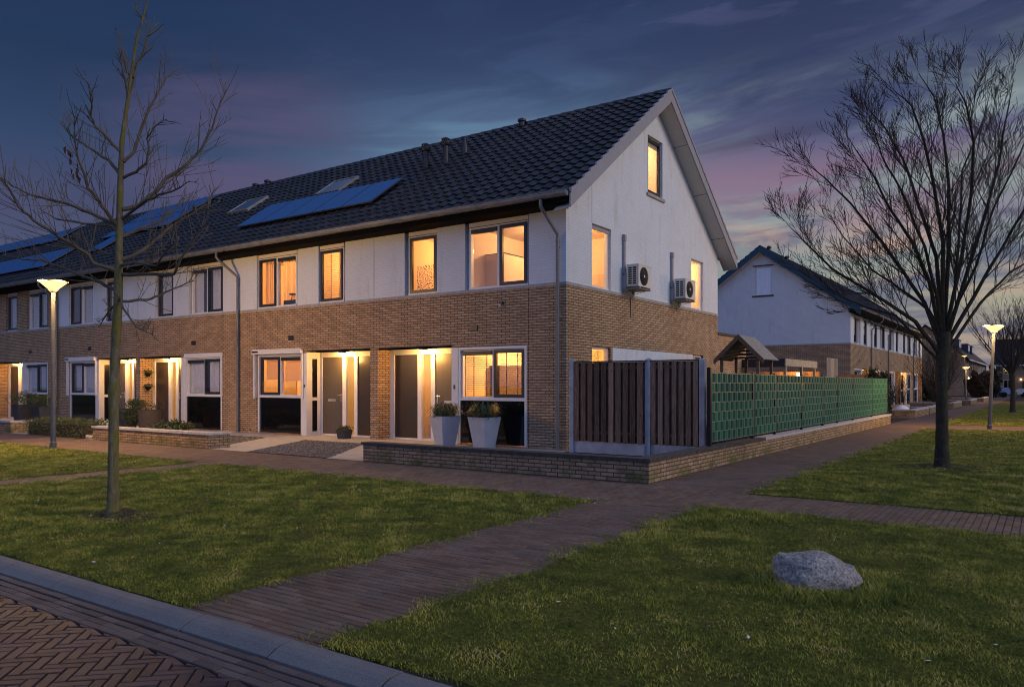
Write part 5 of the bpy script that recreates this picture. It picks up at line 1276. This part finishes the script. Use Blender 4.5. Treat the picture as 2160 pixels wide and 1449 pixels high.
bo=rock('boulder',(7.38,-8.85,.085),(.315,.23,.19),'large grey granite boulder lying on the right lawn',K['boulder'],3.,sub=6,amp=.13,cat='boulder',shape=bshape); bo.rotation_euler=(0,R(6),YAW+R(6))
rock('white_stone',(3.2,25.0,.22),(.33,.33,.30),'round white stone at the near end of the far planter walls',K['white'],1.,amp=.03,cat='stone')
for k in range(7):
    rock('pebble',(-12.75+.09*(k%4)+.03*(k//4),-4.15+.13*(k//4),.05),(.09,.07,.06),'pale cobble lying at the foot of the hedge and garden wall',K['coping'],k+5.,sub=2,amp=.1,group='pale cobbles between hedge and garden wall')
# conifers at the far end of the green fence
shrub('conifer_shrub',(2.9,19.2,0),[((0,0,.9),(.42,.42,.95)),((.05,.1,1.6),(.26,.26,.55)),((-.3,.2,.6),(.4,.4,.6))],'dark upright conifer at the far end of the green fence',K['leafdark'],5200,.045,seed=3)
shrub('conifer_shrub',(3.1,20.9,0),[((0,0,.8),(.36,.4,.85)),((0,.05,1.5),(.2,.2,.5))],'second dark conifer nearer the round white stone',K['leafdark'],3800,.045,seed=4)
shrub('low_shrub',(-12.9,-1.6,0),[((0,0,.2),(1.0,.35,.16)),((.5,0,.22),(.5,.3,.2))],'low spiky plants with stones in front of the fourth house window',K['leafgreen'],900,.05,seed=5)
def bareshrub(loc,H,label,seed,n=14,mat='twig2'):
    R_=random.Random(seed); t=empty('bare_shrub',loc,0,label=label,category='shrub'); b=MB()
    for k in range(n):
        a=R_.uniform(0,6.28); s=R_.uniform(.1,.7); grow(b,(.1*cos(a),.1*sin(a),0),(cos(a)*s,sin(a)*s,1),H*R_.uniform(.7,1),.02,2,R_,.15,.12,.006,5,(.3,.8),(5,7),.5,.3)
    obj('twigs',b,K[mat],t); return t
bareshrub((2.6,44.,0),3.8,'reddish bare shrub just right of the big tree trunk',3,20); bareshrub((2.2,50,0),4.4,'tall bare shrub before the dark far houses',4,22); bareshrub((2.6,29.0,0),1.6,'small bare shrub in the far planter',6,9)
shrub('round_hedge',(2.6,84.5,0),[((0,0,1.3),(1.25,1.2,1.5))],'large brown rounded hedge beside the small far street lamp',K['leafbrown'],9000,.13,seed=9)
shrub('yew_column',(3.6,92,0),[((0,0,1.8),(.8,.8,1.9))],'narrow dark columnar yew right of the brown hedge',K['leafdark'],3000,.12,seed=10)
shrub('dark_hedge',(-1.6,63.5,0),[((0,0,1.2),(1.6,1.4,1.3)),((1.6,.5,1.0),(1.2,1.,1.1))],'dark evergreen bush at the end of the second row',K['leafdark'],6000,.10,seed=12)

# ------------------------------------------------------------ far houses with dormers
def farhouse(loc,rz,wid,dep,ze,zr,label,dorm=True,seed=0):
    r=empty('far_house',loc,rz,label=label,category='house',group='distant dark roofed houses at the end of the path')
    b=MB(); b.box(0,wid,0,dep,0,ze); b.add([(0,0,ze),(0,dep,ze),(0,dep/2,zr-.1),(wid,0,ze),(wid,dep,ze),(wid,dep/2,zr-.1)],[(0,1,2),(3,5,4)]); obj('wall',b,K['brick'],r)
    b=MB(); s=(zr-ze)/(dep/2)
    for sy in (0,1):
        y0,y1=(-.5,dep/2) if not sy else (dep+.5,dep/2); e=ze-.5*s
        b.hexa([(-.3,y0,e),(wid+.3,y0,e),(wid+.3,y1,zr),(-.3,y1,zr),(-.3,y0,e+.14),(wid+.3,y0,e+.14),(wid+.3,y1,zr+.14),(-.3,y1,zr+.14)])
    ro=obj('roof',b,K['tile'],r)
    b=MB(); b.box(-.32,wid+.32,-.62,-.5,ze-.5*s-.04,ze-.5*s+.14); obj('gutter',b,K['white'],r)
    if dorm:
        b=MB(); b.box(wid*.25,wid*.72,.9,3.6,ze+1.0,ze+2.5); dm=obj('dormer',b,K['navy'],r); b=MB(); [b.box(wid*(.29+.14*k),wid*(.29+.14*k)+wid*.12,.86,.9,ze+1.4,ze+2.25) for k in range(3)]; obj('dormer_window',b,K['white'],dm)
    for k,(a,z0,z1,w_) in enumerate(((.12,.9,2.3,1.3),(.6,.9,2.3,1.5),(.12,3.3,4.7,1.2),(.6,3.3,4.7,1.4))):
        b=MB(); b.box(wid*a,wid*a+w_,-.05,.0,z0,z1); f=obj('window',b,K['white'],r); b=MB(); [b.box(wid*a+.08+q*(w_-.08)/2,wid*a+q*(w_-.08)/2+(w_-.08)/2,-.07,-.045,z0+.08,z1-.08) for q in (0,1)]; obj('pane',b,K['blackgloss'],f)
    b=MB(); b.box(wid*.42,wid*.42+.95,-.04,0,0,2.15); obj('door',b,K['darkdoor'],r)
    b=MB(); b.lathe((wid*.4,-.16,2.25),[(0,0),(.09,.05),(.09,.2),(0,.25)],8); obj('porch_lamp',b,K['porchlamp'],r)
    return r
for k in range(6):
    farhouse((-.2,104+k*7.2,0),R(90),7.0,9.5,5.2,9.6,['nearest of the distant dark roofed houses, with a dormer above the brown hedge','second distant dark roofed house, its gutter passing behind the right lamp post','third distant roof along the path','fourth distant roof along the path','fifth distant roof, nearly hidden by the farther trees','last distant roof along the path'][k],dorm=k in(0,2,3),seed=k)
farhouse((-18,96,0),0,9,9,5.6,10.2,'dark distant house glimpsed between the second row and the big tree',dorm=False)
farhouse((20,120,0),R(180),9,9,5.2,9.2,'pale distant house at the right frame edge behind the trees',dorm=False)
farhouse((34,118,0),R(180),9,9,5.2,9.2,'distant house beyond the right frame edge behind the lawn',dorm=False)
farhouse((1.5,142,0),0,9,9,5.2,9.4,'house closing off the far end of the path, between the far trees')
farhouse((11.5,146,0),0,9,9,5.2,9.4,'house farther right at the end of the path, behind the farther trees',seed=3)
bt=copy_tree(v1); bt.location=(4.6,112,0); bt.scale=(1.5,1.5,1.5); bt.rotation_euler=(0,0,1.1); bt['label']='tall distant bare tree in front of the house closing the path'
bt=copy_tree(v1); bt.location=(10.5,100,0); bt.scale=(1.4,1.4,1.4); bt.rotation_euler=(0,0,5.1); bt['label']='distant bare tree over the parked cars near the right frame edge'
def car(loc,rz,label,col,seed):
    r=empty('parked_car',loc,rz,label=label,category='car',group='cars parked at the end of the path')
    prof=[(-2.1,.35),(-2.15,.7),(-1.9,.95),(-1.1,1.02),(-.55,1.42),(.75,1.45),(1.5,1.05),(2.0,.95),(2.15,.65),(2.1,.35)]
    b=MB(); n=len(prof); w=[.84 if z<1.1 else .66 for x,z in prof]
    vs=[(x,-ww,z) for (x,z),ww in zip(prof,w)]+[(x,ww,z) for (x,z),ww in zip(prof,w)]; b.add(vs,[tuple(range(n)),tuple(range(2*n-1,n-1,-1))]+[(i,i+1,n+i+1,n+i) for i in range(n-1)]+[(n-1,0,n,2*n-1)]); obj('body',b,plain('car_paint_%d'%seed,col,.25,.3),r)
    b=MB(); [b.hexa([(-1.0,s*.83,1.03),(1.35,s*.83,1.03),(1.35,s*.85,1.03),(-1.0,s*.85,1.03),(-.52,s*.665,1.37),(.72,s*.665,1.37),(.72,s*.69,1.37),(-.52,s*.69,1.37)]) for s in (-1,1)]; obj('window',b,K['blackgloss'],r)
    for x in (-1.3,1.3):
        for y in (-.8,.8): b=MB(); b.tube([(x,y-.1,.32),(x,y+.1,.32)],.32,16); obj('wheel',b,K['black'],r)
    for y in (-.6,.6): b=MB(); b.box(-2.17,-2.1,y-.15,y+.15,.62,.76); obj('headlight',b,K['white'],r)
for k,(x,y,lb,c) in enumerate(((3.2,93,'pale blue car parked across the end of the path',(.25,.35,.5)),(7.8,96,'whitish car parked behind the farther trees',(.5,.5,.5)),(12.6,97,'dark car parked beyond the farther trees',(.05,.06,.08)))): car((x,y,0),R(8),lb,c,k)
# stacked things glimpsed in the gap between the fences
r=empty('log_pile',(2.6,.6,0),0,label='small dark stack of split logs behind the gap between the two fences',category='log pile')
for k in range(12): b=MB(); b.tube([(-.5,(k%4)*.2,.12+.19*(k//4)),(.6,(k%4)*.2,.12+.19*(k//4))],.09,8); obj('log',b,K['woodbrown'],r)
